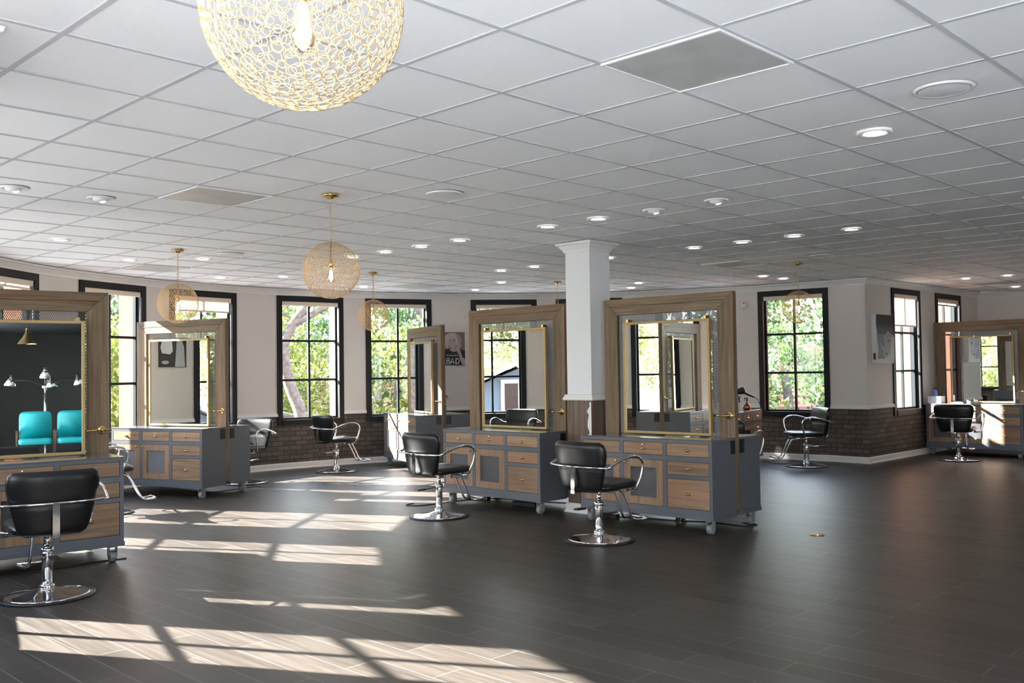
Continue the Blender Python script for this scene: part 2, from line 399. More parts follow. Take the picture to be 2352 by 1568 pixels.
# local frame: looking out of the room, x to the right, y outward, z up
def window(p, q, zs=ZS, zt=ZT, pier=.36, rows=3, cols=2):
    winno[0] += 1; no = winno[0]
    Mw = frame_M(p, q); W = (q-p).length; h = W/2
    root = D.objects.new('window_%d' % no, None); C.objects.link(root); root.matrix_world = Mw; struct(root)
    b = MB(); t = .085; y0, y1 = -.022, .139
    b.box(-h, -h+t, y0, y1, zs, zt); b.box(h-t, h, y0, y1, zs, zt)
    b.box(-h+t, h-t, y0, y1, zt-t, zt); b.box(-h+t, h-t, y0-.012, y1, zs, zs+t)
    b.build('casing', M_casing, root)
    b = MB(); g = .034; X = h-t; Z0, Z1 = zs+t, zt-t; ya, yb = .06, .1
    b.box(-X, -X+.03, ya, yb, Z0, Z1); b.box(X-.03, X, ya, yb, Z0, Z1); b.box(-X+.03, X-.03, ya, yb, Z0, Z0+.03); b.box(-X+.03, X-.03, ya, yb, Z1-.03, Z1)
    for i in range(1, cols):
        x = -X+2*X*i/cols; b.box(x-g/2, x+g/2, ya, yb, Z0+.03, Z1-.03)
    for i in range(1, rows):
        z = Z0+(Z1-Z0)*i/rows; b.box(-X+.03, X-.03, ya+.001, yb-.001, z-g/2, z+g/2)
    b.build('sash', M_sash, root)
    b = MB(); b.quad((-X, .08, Z0), (X, .08, Z0), (X, .08, Z1), (-X, .08, Z1)); b.build('pane', M_glass, root)
    WIN.append((root, Mw, h, zs, zt))
    if pier:
        b = MB(); b.box(h-.03, h+.14, .14, .14+pier, -3.4, CE+.5, Mw); o = b.build('trim_1', M_terra); struct(o)
    return root, Mw, h
blinds = []
def blind(root, Mw, h, zt, drop, label):
    t = .085; X = h-t-.008
    o = D.objects.new('roller_blind', None); C.objects.link(o); o.matrix_world = Mw @ Matrix.Translation((0, 0, zt-t)); tag(o, label, 'blind', 'roller blinds in the windows')
    b = MB(); pr = [(.0, -.005), (.0, -.062), (.012, -.07), (.03, -.07), (.04, -.06), (.04, -.002)]
    b.loft([[(x, .012+a-.02, z) for a, z in pr] for x in (-X, X)], False); b.build('cassette', M_cassette, o)
    if drop > .08:
        b = MB(); b.box(-X+.02, X-.02, .022, .024, -drop, -.05); b.build('fabric', M_blind, o)
        b = MB(); b.box(-X+.02, X-.02, .016, .03, -drop-.025, -drop); b.build('hem_bar', M_cassette, o)
    b = MB(); b.tube([(X-.01, -.005, -.03), (X-.01, -.006, -1.9)], .0022, 5); b.build('pull_chain', M_white, o)
    return o

def build_wall(name, segs_, mats, u0=0, **kw):
    b = MB(); u = u0
    for p, q, k in segs_: u = wall_seg(b, p, q, k, u, **kw)
    struct(b.build(name, mats)); return u
WM = [M_wall, M_brick, M_terra]
build_wall('wall_back', arc, WM)
build_wall('wall_left', arc_left, WM)
# right hand 45 degree wall, from K2 back to K  (interior on the left of travel K2 -> K)
dK = (K2-K).normalized()
def kr(s): return K+dK*s
rw = [(K2, kr(3.9), 'wall'), (kr(3.9), kr(2.74), 'win'), (kr(2.74), kr(2.06), 'wall'), (kr(2.06), kr(.93), 'win'), (kr(.93), K, 'wall')]
build_wall('wall_right', rw, WM)
build_wall('wall_far_right', [(K3, K2, 'wall')], WM)
# side wall at x = 12.6 with big shop windows, behind and beside the camera
dE = Vector((0, 1, 0)); east = []
y = -5.0; prev = S4
for yy in (-3.8, -.8):
    a = Vector((12.6, yy, 0)); c = Vector((12.6, yy+2.2, 0)); east += [(prev, a, 'wall'), (a, c, 'win')]; prev = c
east.append((prev, K3, 'wall'))
build_wall('wall_east', east, WM, zs=.3, zt=2.66, brick=False)
S1 = ls(8.0)
S5 = Vector((-1.3, -.2, 0)); S6 = Vector((-1.6, -5, 0))
def s5(t): return S5+(S6-S5)*t
sw = [(S1, S5, 'wall'), (S5, s5(.06), 'wall'), (s5(.06), s5(.48), 'win'), (s5(.48), s5(.54), 'wall'), (s5(.54), s5(.96), 'win'), (s5(.96), S6, 'wall')]  # unseen side windows, added so sun falls on the pale floor
def V2(x, y): return Vector((x, y, 0))
S3 = V2(5.2, -5)
fr = [(V2(-1.6, -5), V2(-1.4, -5), 'wall'), (V2(-1.4, -5), V2(.6, -5), 'win'), (V2(.6, -5), V2(.8, -5), 'wall'), (V2(.8, -5), V2(2.8, -5), 'win'), (V2(2.8, -5), V2(3.0, -5), 'wall'), (V2(3.0, -5), V2(5.0, -5), 'win'), (V2(5.0, -5), S3, 'wall')]
build_wall('wall_front', sw+fr, WM, zs=.3, zt=2.66, brick=False)
build_wall('wall_front_dark', [(S3, S4, 'wall')], [M_dark, M_dark, M_terra], brick=False)

winlist = []
for p, q, k in reversed(arc):
    if k == 'win': winlist.append(window(p, q, pier=.15 if p.x > -1.5 else .3))
for p, q, k in rw[::-1]:
    if k == 'win': winlist.append(window(p, q, pier=.8))
for p, q, k in arc_left:
    if k == 'win': winlist.append(window(p, q, pier=0))
for p, q, k in east+sw+fr:
    if k == 'win': window(p, q, .3, 2.66, pier=0, rows=1, cols=2)
# order: winlist[0..10] = arc 204 -> 53 ; 11,12 = right wall ; 13,14 = left wall
BL = {1: (.12, 'roller blind in the window beyond the left edge of the view'),
      2: (.09, 'rolled-up cream blind in the leftmost visible window, above the big wooden frame'),
      3: (.06, 'rolled-up cream blind in the window just right of the near left mirror station'),
      4: (.2, 'cream blind lowered a little, behind the pendant globe nearest the left wall'),
      5: (.06, 'rolled-up cream blind in the window below the middle hanging globe'),
      6: (.06, 'rolled-up cream blind in the window left of the BAD portrait'),
      7: (.06, 'rolled-up cream blind in the window right of the BAD portrait'),
      8: (.06, 'rolled-up cream blind in the window hidden behind the square column'),
      9: (.06, 'rolled-up cream blind in the window seen through the mesh of the right front station'),
      10: (.06, 'rolled-up cream blind in the window behind the right hanging globe'),
      11: (.5, 'translucent blind pulled a quarter down in the window beside the portrait canvas'),
      12: (.1, 'rolled-up cream blind in the rightmost window, above the far right station')}
for i, (dr, lb) in BL.items():
    root, Mw, h = winlist[i]; blind(root, Mw, h, ZT, dr, lb)

# floor and ceiling polygons
foot = [S1]+[S5, S6, S4, K3, K2, K]
foot2 = []
for p, q, k in arc: foot2.append(q)
foot_all = foot+foot2
struct((lambda b: (b.v.extend([(p.x, p.y, 0) for p in foot_all]), b.face(tuple(range(len(foot_all)))), b.build('floor', M_floor))[2])(MB()))
struct((lambda b: (b.v.extend([(p.x, p.y, CE+.008) for p in foot_all]), b.face(tuple(reversed(range(len(foot_all))))), b.build('ceiling', M_tile))[2])(MB()))
b = MB(); pf = [(-1.29, -.25), (-1.59, -4.99), (4.4, -4.99), (.2, .9), (-.6, 2.2), (-2.2, 2.2), (-1.08, .1)]
b.loft([[(x, y, z) for x, y in pf] for z in (.0, .004)], False); struct(b.build('floor_light_bounce', mat('pale_bounce_tile', (.8, .85, .92), .5)))  # pale area of unseen floor, added to bounce sun onto the near ceiling
b = MB(); b.box(2.9, 12.58, -4.99, -.3, CE-.012, CE-.002); struct(b.build('ceiling_dark', M_dark))
# roof slab above the ceiling
b = MB(); cxs = [(p.x, p.y) for p in foot_all]
n0 = len(foot_all); ce_ = Vector((3.5, 7, 0))
b.loft([[(ce_.x+(p.x-ce_.x)*1.016, ce_.y+(p.y-ce_.y)*1.016, z) for p in foot_all] for z in (CE+.25, CE+.5)], False)
struct(b.build('ceiling_roof', M_terra))

# ceiling tees: clip grid lines to the room polygon
GO = Vector((-.022, 3.726, 0)); GX = Vector((math.cos(GA), math.sin(GA), 0)); GY = Vector((math.sin(GA), -math.cos(GA), 0)); GS = .6096
def grid(a, b): return GO+GX*a*GS+GY*b*GS
def clip(o, d, poly):
    ts = []
    for i in range(len(poly)):
        p, q = poly[i], poly[(i+1) % len(poly)]; e_ = q-p
        den = d.x*e_.y-d.y*e_.x
        if abs(den) < 1e-9: continue
        t = ((p.x-o.x)*e_.y-(p.y-o.y)*e_.x)/den; s = ((p.x-o.x)*d.y-(p.y-o.y)*d.x)/den
        if 0 <= s < 1: ts.append(t)
    ts.sort(); return list(zip(ts[::2], ts[1::2]))
b = MB()
for k in range(-40, 45):
    for fam in (0, 1):
        o_, d_, n_ = (grid(k, 0), GY, GX) if fam == 0 else (grid(0, k), GX, GY)
        for t0, t1 in clip(o_, d_, foot_all):
            A, B = o_+d_*t0, o_+d_*t1; hw = n_*.012; z0 = CE-(.0005 if fam else 0)
            ra = [A-hw, A+hw, B+hw, B-hw]; b.loft([[(p.x, p.y, CE+.0079) for p in ra], [(p.x, p.y, z0+.004) for p in ra]], False)
struct(b.build('trim_2', M_tee))

# crown, chair rail, skirting
def sweep(b, pts, prof, closed=False):
    """prof: (inward offset, z). pts travel with the interior on the left"""
    k = len(pts); rings = []
    for i, p in enumerate(pts):
        dd = []
        if i > 0: dd.append((pts[i]-pts[i-1]).normalized())
        if i < k-1: dd.append((pts[i+1]-pts[i]).normalized())
        if closed: dd = [(pts[i]-pts[i-1]).normalized(), (pts[(i+1) % k]-pts[i]).normalized()]
        ns = [Vector((-d.y, d.x, 0)) for d in dd]; n = sum(ns, Vector()).normalized(); n = n/max(.3, n.dot(ns[0]))
        rings.append([(p.x+n.x*a, p.y+n.y*a, z) for a, z in prof])
    b.loft(rings, False, not closed, closed)
crown = [(0, CE-.1), (.012, CE-.1), (.02, CE-.075), (.055, CE-.03), (.075, CE-.02), (.08, CE-.0), (0, CE)]
rail = [(0, ZR-.012), (.022, ZR-.012), (.03, ZR), (.022, ZR+.02), (.014, ZR+.03), (.014, ZR+.045), (0, ZR+.05)]
base = [(0, 0), (.028, 0), (.028, .012), (.016, .03), (.016, .085), (.006, .1), (0, .1)]
main = [K3, K2, K]+[q for p, q, k in arc]+[ls(8.0)]
struct((lambda b: (sweep(b, main, crown), b.build('trim_3', M_trim))[1])(MB()))
struct((lambda b: (sweep(b, main, base), b.build('baseboard_back', M_trim))[1])(MB()))
b = MB()
for S_ in (arc, arc_left, rw):
    for p, q, k in S_:
        if k == 'wall': sweep(b, [p, q], rail)
sweep(b, [K3, K2], rail)
struct(b.build('trim_4', M_trim))

# ------------------------------------------------------------------ columns
def column(cx, cy, hw, label, name='column'):
    t = thing(name, label, 'column', (cx, cy, 0), GA)
    t['kind'] = 'structure'
    ZK = 1.19
    b = MB(); b.box(-hw, hw, -hw, hw, ZK, CE); b.build('shaft', M_wall_w, t)
    b = MB()
    for sx_, sy_ in ((0, -1), (0, 1), (1, 0), (-1, 0)):
        for i in range(2):
            a0 = -hw+i*hw; a1 = a0+hw-.003; o_ = hw-.002
            if sy_: b.box(a0, a1, *(sorted((sy_*o_, sy_*(o_+.012)))), 0, ZK)
            else: b.box(*(sorted((sx_*o_, sx_*(o_+.012)))), a0, a1, 0, ZK)
    b.box(-hw+.001, hw-.001, -hw+.001, hw-.001, 0, ZK-.001)
    b.build('wood_cladding', M_cladz, t)
    sq = [Vector(p) for p in ((hw, -hw, 0), (-hw, -hw, 0), (-hw, hw, 0), (hw, hw, 0))]
    b = MB(); sweep(b, sq, [(a, z) for a, z in crown], True); b.build('crown_moulding', M_trim, t)
    b = MB(); sweep(b, sq, [(a+.01, z+ZK-ZR) for a, z in rail], True); b.build('chair_rail', M_trim, t)
    b = MB(); sweep(b, sq, [(a+.012, z) for a, z in base], True); b.build('baseboard', M_trim, t)
    return t
M_wall_w = mat('white_column_paint', (.72, .72, .72), .5, bump=.08, bscale=80)
_n = (GX*-1); # front vertical edge of the column points at the camera
colc = Vector((.82, 9.93, 0))+(GX+(-GY))*.166
col1 = column(colc.x, colc.y, .166, 'white square column with weathered wood base standing between the two front stations')
b = MB(); pts = [(-.001, .82), (-.03, .8), (-.02, .77), (-.045, .74), (-.06, .71), (-.035, .68), (-.05, .62), (-.055, .56), (-.03, .5), (-.022, .44), (-.008, .5), (-.001, .42)]
# torn strip of bare plaster on the camera-facing edge
b.v += [(-.181, -.17-x, z+.35) for x, z in pts]
b.face(tuple(range(len(pts)))); b.v += [(-.1795, p[1], p[2]) for p in b.v[:len(pts)]]
b.build('torn_plaster', M_trim, col1)
column(-2.27, 3.6, .17, 'white square column close by at the left edge, only its crown corner in view')

# ------------------------------------------------------------------ mirror stations
W2 = .7465; DH = .436; ZB, ZC, ZF = .132, .851, 2.212
def expanded_mesh(name, x0, x1, z0, z1, y, parent, cw=.0135, ch=.027, wd=.0058, mat_=None):
    b = MB(); nx = int((x1-x0)/cw); nz = int((z1-z0)/ch*2); cw = (x1-x0)/nx; chh = (z1-z0)/nz
    V = b.v
    for j in range(nz):
        za, zb_ = z0+j*chh, z0+(j+1)*chh
        for i in range(nx):
            xa, xb = x0+i*cw, x0+(i+1)*cw; xm = (xa+xb)/2
            A, B = ((xa, xm), (xb, xm)) if j % 2 == 0 else ((xm, xa), (xm, xb))
            for (p, q) in (A, B):
                n = len(V); s_ = .0012 if p < q else -.0012
                V.extend([(p-wd/2, y-.0012, za), (p+wd/2, y+.0012, za), (q+wd/2, y+.0012, zb_), (q-wd/2, y-.0012, zb_)])
                b.face((n, n+1, n+2, n+3))
    return b.build(name, mat_ or M_steelmesh, parent)
def pull(b, x, y, z):
    """small oval cup pull"""
    b.loft([[(x+a*.023*math.cos(t_)*1, y-d_, z+a*.013*math.sin(t_)) for t_ in [2*PI*k/12 for k in range(12)]] for a, d_ in ((1.15, 0), (1.15, .003), (.85, .005), (.8, .016), (.5, .022), (.1, .024))])
def make_station():
    st = thing('mirror_station', 'x', 'mirror station', group='rolling mirror stations')
    for sgn in (-1, 1):
        y0, y1 = (-DH, -.018) if sgn < 0 else (.048, DH)
        b = MB(); f = -DH+.02
        if sgn < 0:
            b.box(-W2, W2, f+.018, y1, ZB+.02, ZC-.012)
            b.box(-W2, -.714, y0, f+.018, ZB, ZC-.012); b.box(.716, W2, y0, f+.018, ZB, ZC-.012)
            for x0, x1 in ((-.268, -.226), (.226, .266)): b.box(x0, x1, y0, f+.018, .218, .812)
            for z0, z1 in ((.812, ZC-.012), (ZB, .218)): b.box(-.714, .716, y0, f+.018, z0, z1)
            for x0, x1 in ((-.714, -.268), (-.226, .226), (.266, .716)): b.box(x0, x1, y0, f+.018, .648, .692)
            b.box(.266, .716, y0, f+.018, .487, .522)
        else: b.box(-W2, W2, y0, y1, ZB+.02, ZC-.012)
        b.build('cabinet_body', M_grey, st)
        b = MB(); b.box(-W2-.006, W2+.006, min(y0, y1)-(.006 if sgn < 0 else -.001), max(y0, y1)+(.006 if sgn > 0 else -.001), ZB, ZB+.038); b.build('plinth', M_grey, st)
        b = MB(); b.bbox(-W2-.002, W2+.002, y0-(.002 if sgn < 0 else 0), y1+(.002 if sgn > 0 else 0), ZC-.0118, ZC, .002); b.build('countertop', M_greytop, st)
        b = MB(); yc = (-.07 if sgn < 0 else .095)
        b.box(W2, W2+.006, yc-.04, yc+.04, .705, .828); b.build('outlet_box', M_black, st)
        for sx_ in (-1, 1):
            x, yy = sx_*(W2-.07), sgn*(DH-.075)
            b = MB(); b.box(x-.03, x+.03, yy-.04, yy+.04, .118, .1318)
            for s_ in (-1, 1): b.loft([[(x+s_*.03+e_, yy+a, z) for a, z in ((-.03, .12), (.03, .12), (.02, .045), (-.005, .03), (-.025, .05))] for e_ in (-.003, .003)], False)
            c_ = b.build('caster', M_caster, st)
            b = MB(); b.loft([[(x+e_, yy+.0*0+r_*math.cos(2*PI*k/20), .046+r_*math.sin(2*PI*k/20)) for k in range(20)] for e_, r_ in ((-.026, .03), (-.024, .042), (-.018, .046), (.018, .046), (.024, .042), (.026, .03))])
            b.build('wheel', M_caster, c_)
    # drawers and doors on the front
    yf = -DH+.001
    for x0, x1, z0, z1, nm in ((-.714, -.268, .692, .812, 'd'), (-.226, .226, .692, .812, 'l'), (.266, .716, .692, .812, 'd'), (.266, .716, .522, .648, 'd'), (.266, .716, .218, .487, 'd')):
        g = .0035; b = MB(); b.bbox(x0+g, x1-g, yf, yf+.016, z0+g, z1-g, .0015); dr = b.build('drawer', M_dx, st)
        b = MB(); pull(b, (x0+x1)/2, yf, (z0+z1)/2-.002); b.build('drawer_pull', M_brass, dr)
        if nm == 'l':
            b = MB(); b.loft([[(x+r_*math.cos(2*PI*k/12), yf-d_, .786+r_*math.sin(2*PI*k/12)) for k in range(12)] for x, r_, d_ in ((0, .009, 0), (0, .009, .008), (0, .006, .011))]); b.build('drawer_lock', M_chrome, dr)
    for x0, x1, kx in ((-.714, -.268, -.308), (-.226, .226, -.205)):
        g = .0035; b = MB(); a, c_ = x0+g, x1-g; s_ = .076; zl, zh = .218+g, .648-g
        b.loft([[(px, yf+d0, pz), (px+ix*s_, yf+d0, pz+iz*.072), (px+ix*s_, yf+d1, pz+iz*.072), (px, yf+d1, pz)] for px, pz, ix, iz, d0, d1 in ((a, zl, 1, 1, 0, .018), (c_, zl, -1, 1, 0, .018), (c_, zh, -1, -1, 0, .018), (a, zh, 1, -1, 0, .018))], False, False, True)
        d = b.build('cabinet_door', M_dz, st)
        expanded_mesh('door_mesh', a+s_, c_-s_, .292, .578, yf+.012, d, cw=.0155, ch=.02, wd=.004)
        b = MB(); b.loft([[(kx+r_*math.cos(2*PI*k/12), yf-d_, .618+r_*math.sin(2*PI*k/12)) for k in range(12)] for r_, d_ in ((.006, 0), (.005, .01), (.012, .014), (.013, .022), (.006, .027))]); b.build('door_knob', M_brass, d)
    # wooden frame
    ta, tb = -.018, .048; xi = .578; zi = 2.048
    for s_ in (-1, 1):
        b = MB()
        xa, xb = (s_*xi, s_*(W2+.0005))
        pts = [(xa, ZB+.04), (xb, ZB+.04), (xb, ZF), (xa, zi)]
        if s_ < 0: pts = pts[::-1]
        b.loft([[(x, y_, z) for x, z in pts] for y_ in (ta, tb)], False)
        b.build('frame_post', M_wz, st, bevel=.004)
    b = MB(); b.loft([[(x, y_, z) for x, z in ((-xi, zi), (xi, zi), (W2, ZF), (-W2, ZF))] for y_ in (ta, tb)], False); hd = b.build('frame_header', M_wx, st, bevel=.004)
    b = MB()                                             # the long split in the timber and the routed lines
    b.tube([(-.68, ta-.0005, 2.135), (-.3, ta-.0005, 2.142), (.1, ta-.0005, 2.13), (.4, ta-.0005, 2.14), (.66, ta-.0005, 2.137)], .0022, 4); b.build('timber_split', M_rubber, hd)
    expanded_mesh('mesh_screen', -xi, xi, ZC, zi, .02, st)
    # mirror
    mf = MB(); x0, x1, z0, z1 = -.455, .54, .862, 1.966; fw = .024; ya, yb = -.098, -.062
    for (a, c_, e_, g_) in ((x0, x0+fw, z0, z1), (x1-fw, x1, z0, z1), (x0+fw, x1-fw, z0, z0+fw), (x0+fw, x1-fw, z1-fw, z1)): mf.bbox(a, c_, ya, yb, e_, g_, .002)
    mo = mf.build('mirror_frame', M_goldframe, st)
    b = MB(); b.box(x0+fw-.002, x1-fw+.002, ya+.012, yb-.004, z0+fw-.002, z1-fw+.002); b.build('mirror_glass', M_mirror, mo)
    b = MB()
    for x in (x0+.05, x1-.05): b.box(x-.012, x+.012, ya+.01, ta, z1-.001, z1+.028)
    b.build('mirror_clip', M_brass, mo)
    # brass implement bar on the right post
    b = MB(); b.loft([[(.69+r_*math.cos(2*PI*k/20), ta-d_, 1.053+r_*math.sin(2*PI*k/20)) for k in range(20)] for r_, d_ in ((.038, 0), (.038, .004), (.03, .007), (.012, .012), (.012, .03), (.002, .034))])
    b.tube([(.545, ta-.026, 1.05), (.76, ta-.026, 1.056)], .0055, 8); b.tube([(.545, ta-.026, 1.05), (.6, ta-.026, 1.052)], .009, 8)
    b.build('brass_bar', M_brass, st)
    return st
st0 = make_station()
ST = [('D', 1.515, 9.372, -42.6, 'rolling grey mirror station right of the white column, directly behind the nearest visible salon chair'),
      ('C', .038, 10.753, -44.1, 'rolling grey mirror station left of the white column, its mirror showing a whole window'),
      ('A', -4.024, 7.656, 38.2, 'large near rolling mirror station cut off by the left edge, teal seats in its mirror'),
      ('B', -4.264, 12.279, -24.7, 'rolling mirror station striped with sunlight, second from the left, below the left hanging globe'),
      ('E', -1.392, 15.132, -63.7, 'rolling mirror station seen almost edge-on beside the BAD portrait, red flowers on it'),
      ('F', 7.746, 15.786, -45.1, 'rolling mirror station at the far right edge, its left half in bright sun'),
      ('G', 3.1, 14.37, 60, 'rolling mirror station mostly hidden behind the right front one, hair dryer on its top')]
stations = {}
for i, (k, x, y, a, lb) in enumerate(ST): stations[k] = place(st0, lb, (x, y, 0), R(a), first=(i == 0))
# the near left mirror hangs at a slightly different angle on its hinge
for ch in KIDS(stations['A']):
    if ch.name.startswith('mirror_frame'):
        ang_ = R(-5); ch.matrix_local = Matrix.Translation((.54, -.08, .87)) @ Matrix.Rotation(ang_, 4, 'Z') @ Matrix.Rotation(R(-.5), 4, 'X') @ Matrix.Translation((-.54, .08, -.87))
def at_st(k, x, y, z=ZC):
    for kk, X, Y, a, _ in ST:
        if kk == k: c, s = math.cos(R(a)), math.sin(R(a)); return (X+x*c-y*s, Y+x*s+y*c, z)

# ------------------------------------------------------------------ salon chairs
def cushion(b, fn, nv=12, nu=28): b.loft([[fn(i/nv, 2*PI*j/nu) for j in range(nu)] for i in range(nv+1)])
def se(t, p): c = math.cos(t); s = math.sin(t); return math.copysign(abs(c)**p, c), math.copysign(abs(s)**p, s)
def make_chair():
    t = thing('salon_chair', 'x', 'salon chair', group='black salon chairs')
    b = MB(); b.lathe([(.305, 0), (.31, .006), (.305, .012), (.285, .016)], 48); bo = b.build('base', M_rubber, t)
    b = MB(); b.lathe([(.286, .0162), (.26, .021), (.18, .032), (.1, .043), (.07, .052), (.052, .06), (.04, .062)], 48); b.build('base_dome', M_chrome, bo)
    b = MB(); b.lathe([(.035, .06), (.035, .33), (.033, .335)], 24); b.lathe([(.05, .06), (.05, .08), (.038, .088)], 24); b.lathe([(.043, .3), (.043, .335), (.03, .34)], 24); b.build('column', M_chrome, t)
    b = MB(); b.lathe([(.02, .33), (.02, .43)], 16); b.lathe([(.028, .415), (.028, .445)], 16); b.box(-.1, .1, -.1, .1, .437, .447); b.build('piston', M_chrome, t)
    # seat
    b = MB()
    def fs(v, a):
        # v 0..1 bottom to top
        c, s = se(a, .38); ph = -PI/2+v*PI; k = abs(math.cos(ph))**.35 if 0 < v < 1 else .02
        w_ = .245; d_ = .25; z = .482+.042*math.copysign(abs(math.sin(ph))**.8, math.sin(ph))+.012*(s+1)*.5
        return (c*w_*k, .045+s*d_*k, z)
    cushion(b, fs, 10, 36); b.build('seat', M_leather, t)
    # backrest : rings by height
    b = MB(); nv = 18
    rings = []
    for i in range(nv+1):
        v = i/nv; z = .445+.435*v
        e_ = max(0.02, 1-(abs(2*v-1))**9)**.5
        w_ = (.205+.085*min(1, v*1.35)**.8)*(.82+.18*e_); th = .04*e_+.002
        if abs(v-.5) < .04: th *= .8; w_ *= .985
        rec = -.235-.055*v
        ring = []
        for j in range(32):
            c, s = se(2*PI*j/32, .55); x = c*w_
            ring.append((x, rec+s*th+.42*x*x*(1.5) , z))
        rings.append(ring)
    b.loft(rings); b.build('backrest', M_leather, t)
    # chrome band round the back
    b = MB(); pts = [(x, -.318+.63*x*x*.92, .668) for x in [(-.34+.68*k/16) for k in range(17)]]
    b.tube(pts, .008, 8, flat=1); b.build('back_band', M_chrome, t)
    b = MB(); b.box(-.022, .022, -.332, -.322, .47, .672); b.box(-.022, .022, -.332, -.2, .44, .45); b.box(-.022, .022, -.334, -.318, .44, .475); b.build('back_bracket', M_chrome, t)
    for s_ in (-1, 1):
        b = MB(); P_ = smooth_path([(s_*.34, -.25, .668), (s_*.345, -.12, .715), (s_*.345, .02, .745), (s_*.342, .14, .735), (s_*.338, .2, .68), (s_*.33, .19, .58), (s_*.315, .16, .5), (s_*.29, .15, .45), (s_*.2, .14, .435)], 5)
        b.tube(P_, .0125, 10, flat=.75); a_ = b.build('armrest', M_chrome, t)
        b = MB(); b.tube([(s_*.215, .14, .43), (s_*.215, .14, .47)], .012, 8); b.build('arm_bolt', M_rubber, a_)
    b = MB()
    for s_ in (-1, 1):
        b.tube(smooth_path([(s_*.05, .1, .43), (s_*.05, .22, .42), (s_*.05, .27, .37), (s_*.05, .36, .2), (s_*.055, .4, .15), (s_*.09, .45, .14), (s_*.12, .52, .15)], 5), .011, 8)
    b.tube([(-.12, .52, .15), (.12, .52, .15)], .011, 8); b.build('footrest', M_chrome, t)
    b = MB(); b.tube(smooth_path([(0, -.04, .315), (0, -.12, .3), (0, -.22, .3)], 4), .009, 8); pd = b.build('pump_lever', M_chrome, t)
    b = MB(); b.bbox(-.03, .03, -.3, -.19, .292, .308, .005); b.build('pedal', M_rubber, pd)
    return t
ch0 = make_chair()
def face(dx, dy): return math.atan2(dy, dx)-PI/2
CH = [(.744, 8.443, (.73, .68), 'black salon chair seen from behind in front of the station right of the column'),
      (-.78, 9.944, (.72, .69), 'black salon chair in front of the station left of the column, seat turned right'),
      (-3.217, 6.599, (-.58, .81), 'big near black salon chair at the lower left corner, seen squarely from behind'),
      (-2.705, 14.607, (.75, .66), 'black salon chair by the curved brick wall below the window, turned right'),
      (4.39, 14.357, (-.98, -.12), 'black salon chair in profile facing left under the right window'),
      (6.936, 14.93, (.62, .78), 'black salon chair seen from behind at the far right sunlit station'),
      (-4.5, 10.5, (.86, .5), 'black salon chair half hidden behind the near left station, one chrome arm showing'),
      (-3.72, 13.25, (-.35, -.93), 'black salon chair facing the camera behind the sunlit left station'),
      (2.58, 11.4, (.6, .8), 'black salon chair behind the right front station, only its back edge showing')]
for i, (x, y, f, lb) in enumerate(CH): place(ch0, lb, (x, y, 0), face(*f), first=(i == 0))

# ------------------------------------------------------------------ hanging globes
def make_pendant():
    t = thing('globe_pendant', 'x', 'pendant lamp', group='gold ring globe pendants'); rad = .21; zc = 2.27
    b = MB(); rn = random.Random(3); N = 900
    for i in range(N):
        zz = 1-2*(i+.5)/N; ph = i*PI*(3-5**.5)+rn.uniform(-.05, .05); q = math.sqrt(1-zz*zz)
        n = Vector((q*math.cos(ph), q*math.sin(ph), zz)); r_ = rn.choice((.0095, .0125, .0145, .0165)); 
        a = n.orthogonal().normalized(); c = n.cross(a); ce = n*rad*(1+rn.uniform(-.008, .004))+Vector((0, 0, zc))
        k = 14; w_ = .0013
        b.loft([[ce+(a*math.cos(2*PI*j/k)+c*math.sin(2*PI*j/k))*(r_+w_*math.cos(2*PI*m/4))+n*(w_*math.sin(2*PI*m/4)) for m in range(4)] for j in range(k)], True, False, True)
    b.build('ring_globe', M_goldwire, t)
    b = MB(); b.lathe([(.005, CE-.034), (.02, CE-.032), (.03, CE-.02), (.062, CE-.016), (.066, CE-.008), (.066, CE-.0005)], 28); b.build('canopy', M_brass, t)
    b = MB(); z = CE-.03; i = 0
    while z > zc+rad+.035:
        L_ = .034; cz = z-L_/2+.004
        b.tube([((math.sin(u_)*.0085 if i % 2 else 0), (0 if i % 2 else math.sin(u_)*.0085), cz+math.cos(u_)*L_/2) for u_ in [2*PI*k/12 for k in range(12)]], .0022, 5, closed=True)
        z -= L_-.009; i += 1
    b.tube([(math.sin(u_)*.014, 0, zc+rad+.018+math.cos(u_)*.014) for u_ in [2*PI*k/14 for k in range(14)]], .0028, 5, closed=True)
    b.build('chain', M_goldwire, t)
    b = MB(); b.lathe([(.006, zc+rad+.004), (.006, zc+.075), (.014, zc+.07), (.017, zc+.055), (.017, zc+.02), (.01, zc+.018)], 16); b.build('stem', M_brass, t)
    b = MB(); b.lathe([(.012, zc+.02), (.014, zc+.005), (.024, zc-.03), (.027, zc-.055), (.022, zc-.08), (.008, zc-.094), (.001, zc-.096)], 20); bl = b.build('bulb', M_bulb, t)
    b = MB()
    for k in range(6):
        a = 2*PI*k/6; b.tube([(.009*math.cos(a), .009*math.sin(a), zc-.0), (.012*math.cos(a+.3), .012*math.sin(a+.3), zc-.066)], .0024, 5)
    b.build('filament', M_fil, bl)
    l = D.lights.new('bulb_light', 'POINT'); l.energy = 3; l.color = (1, .82, .6); l.shadow_soft_size = .02
    lo = D.objects.new('bulb_light', l); C.objects.link(lo); lo.parent = t; lo.location = (0, 0, zc-.035)
    return t
p0 = make_pendant()
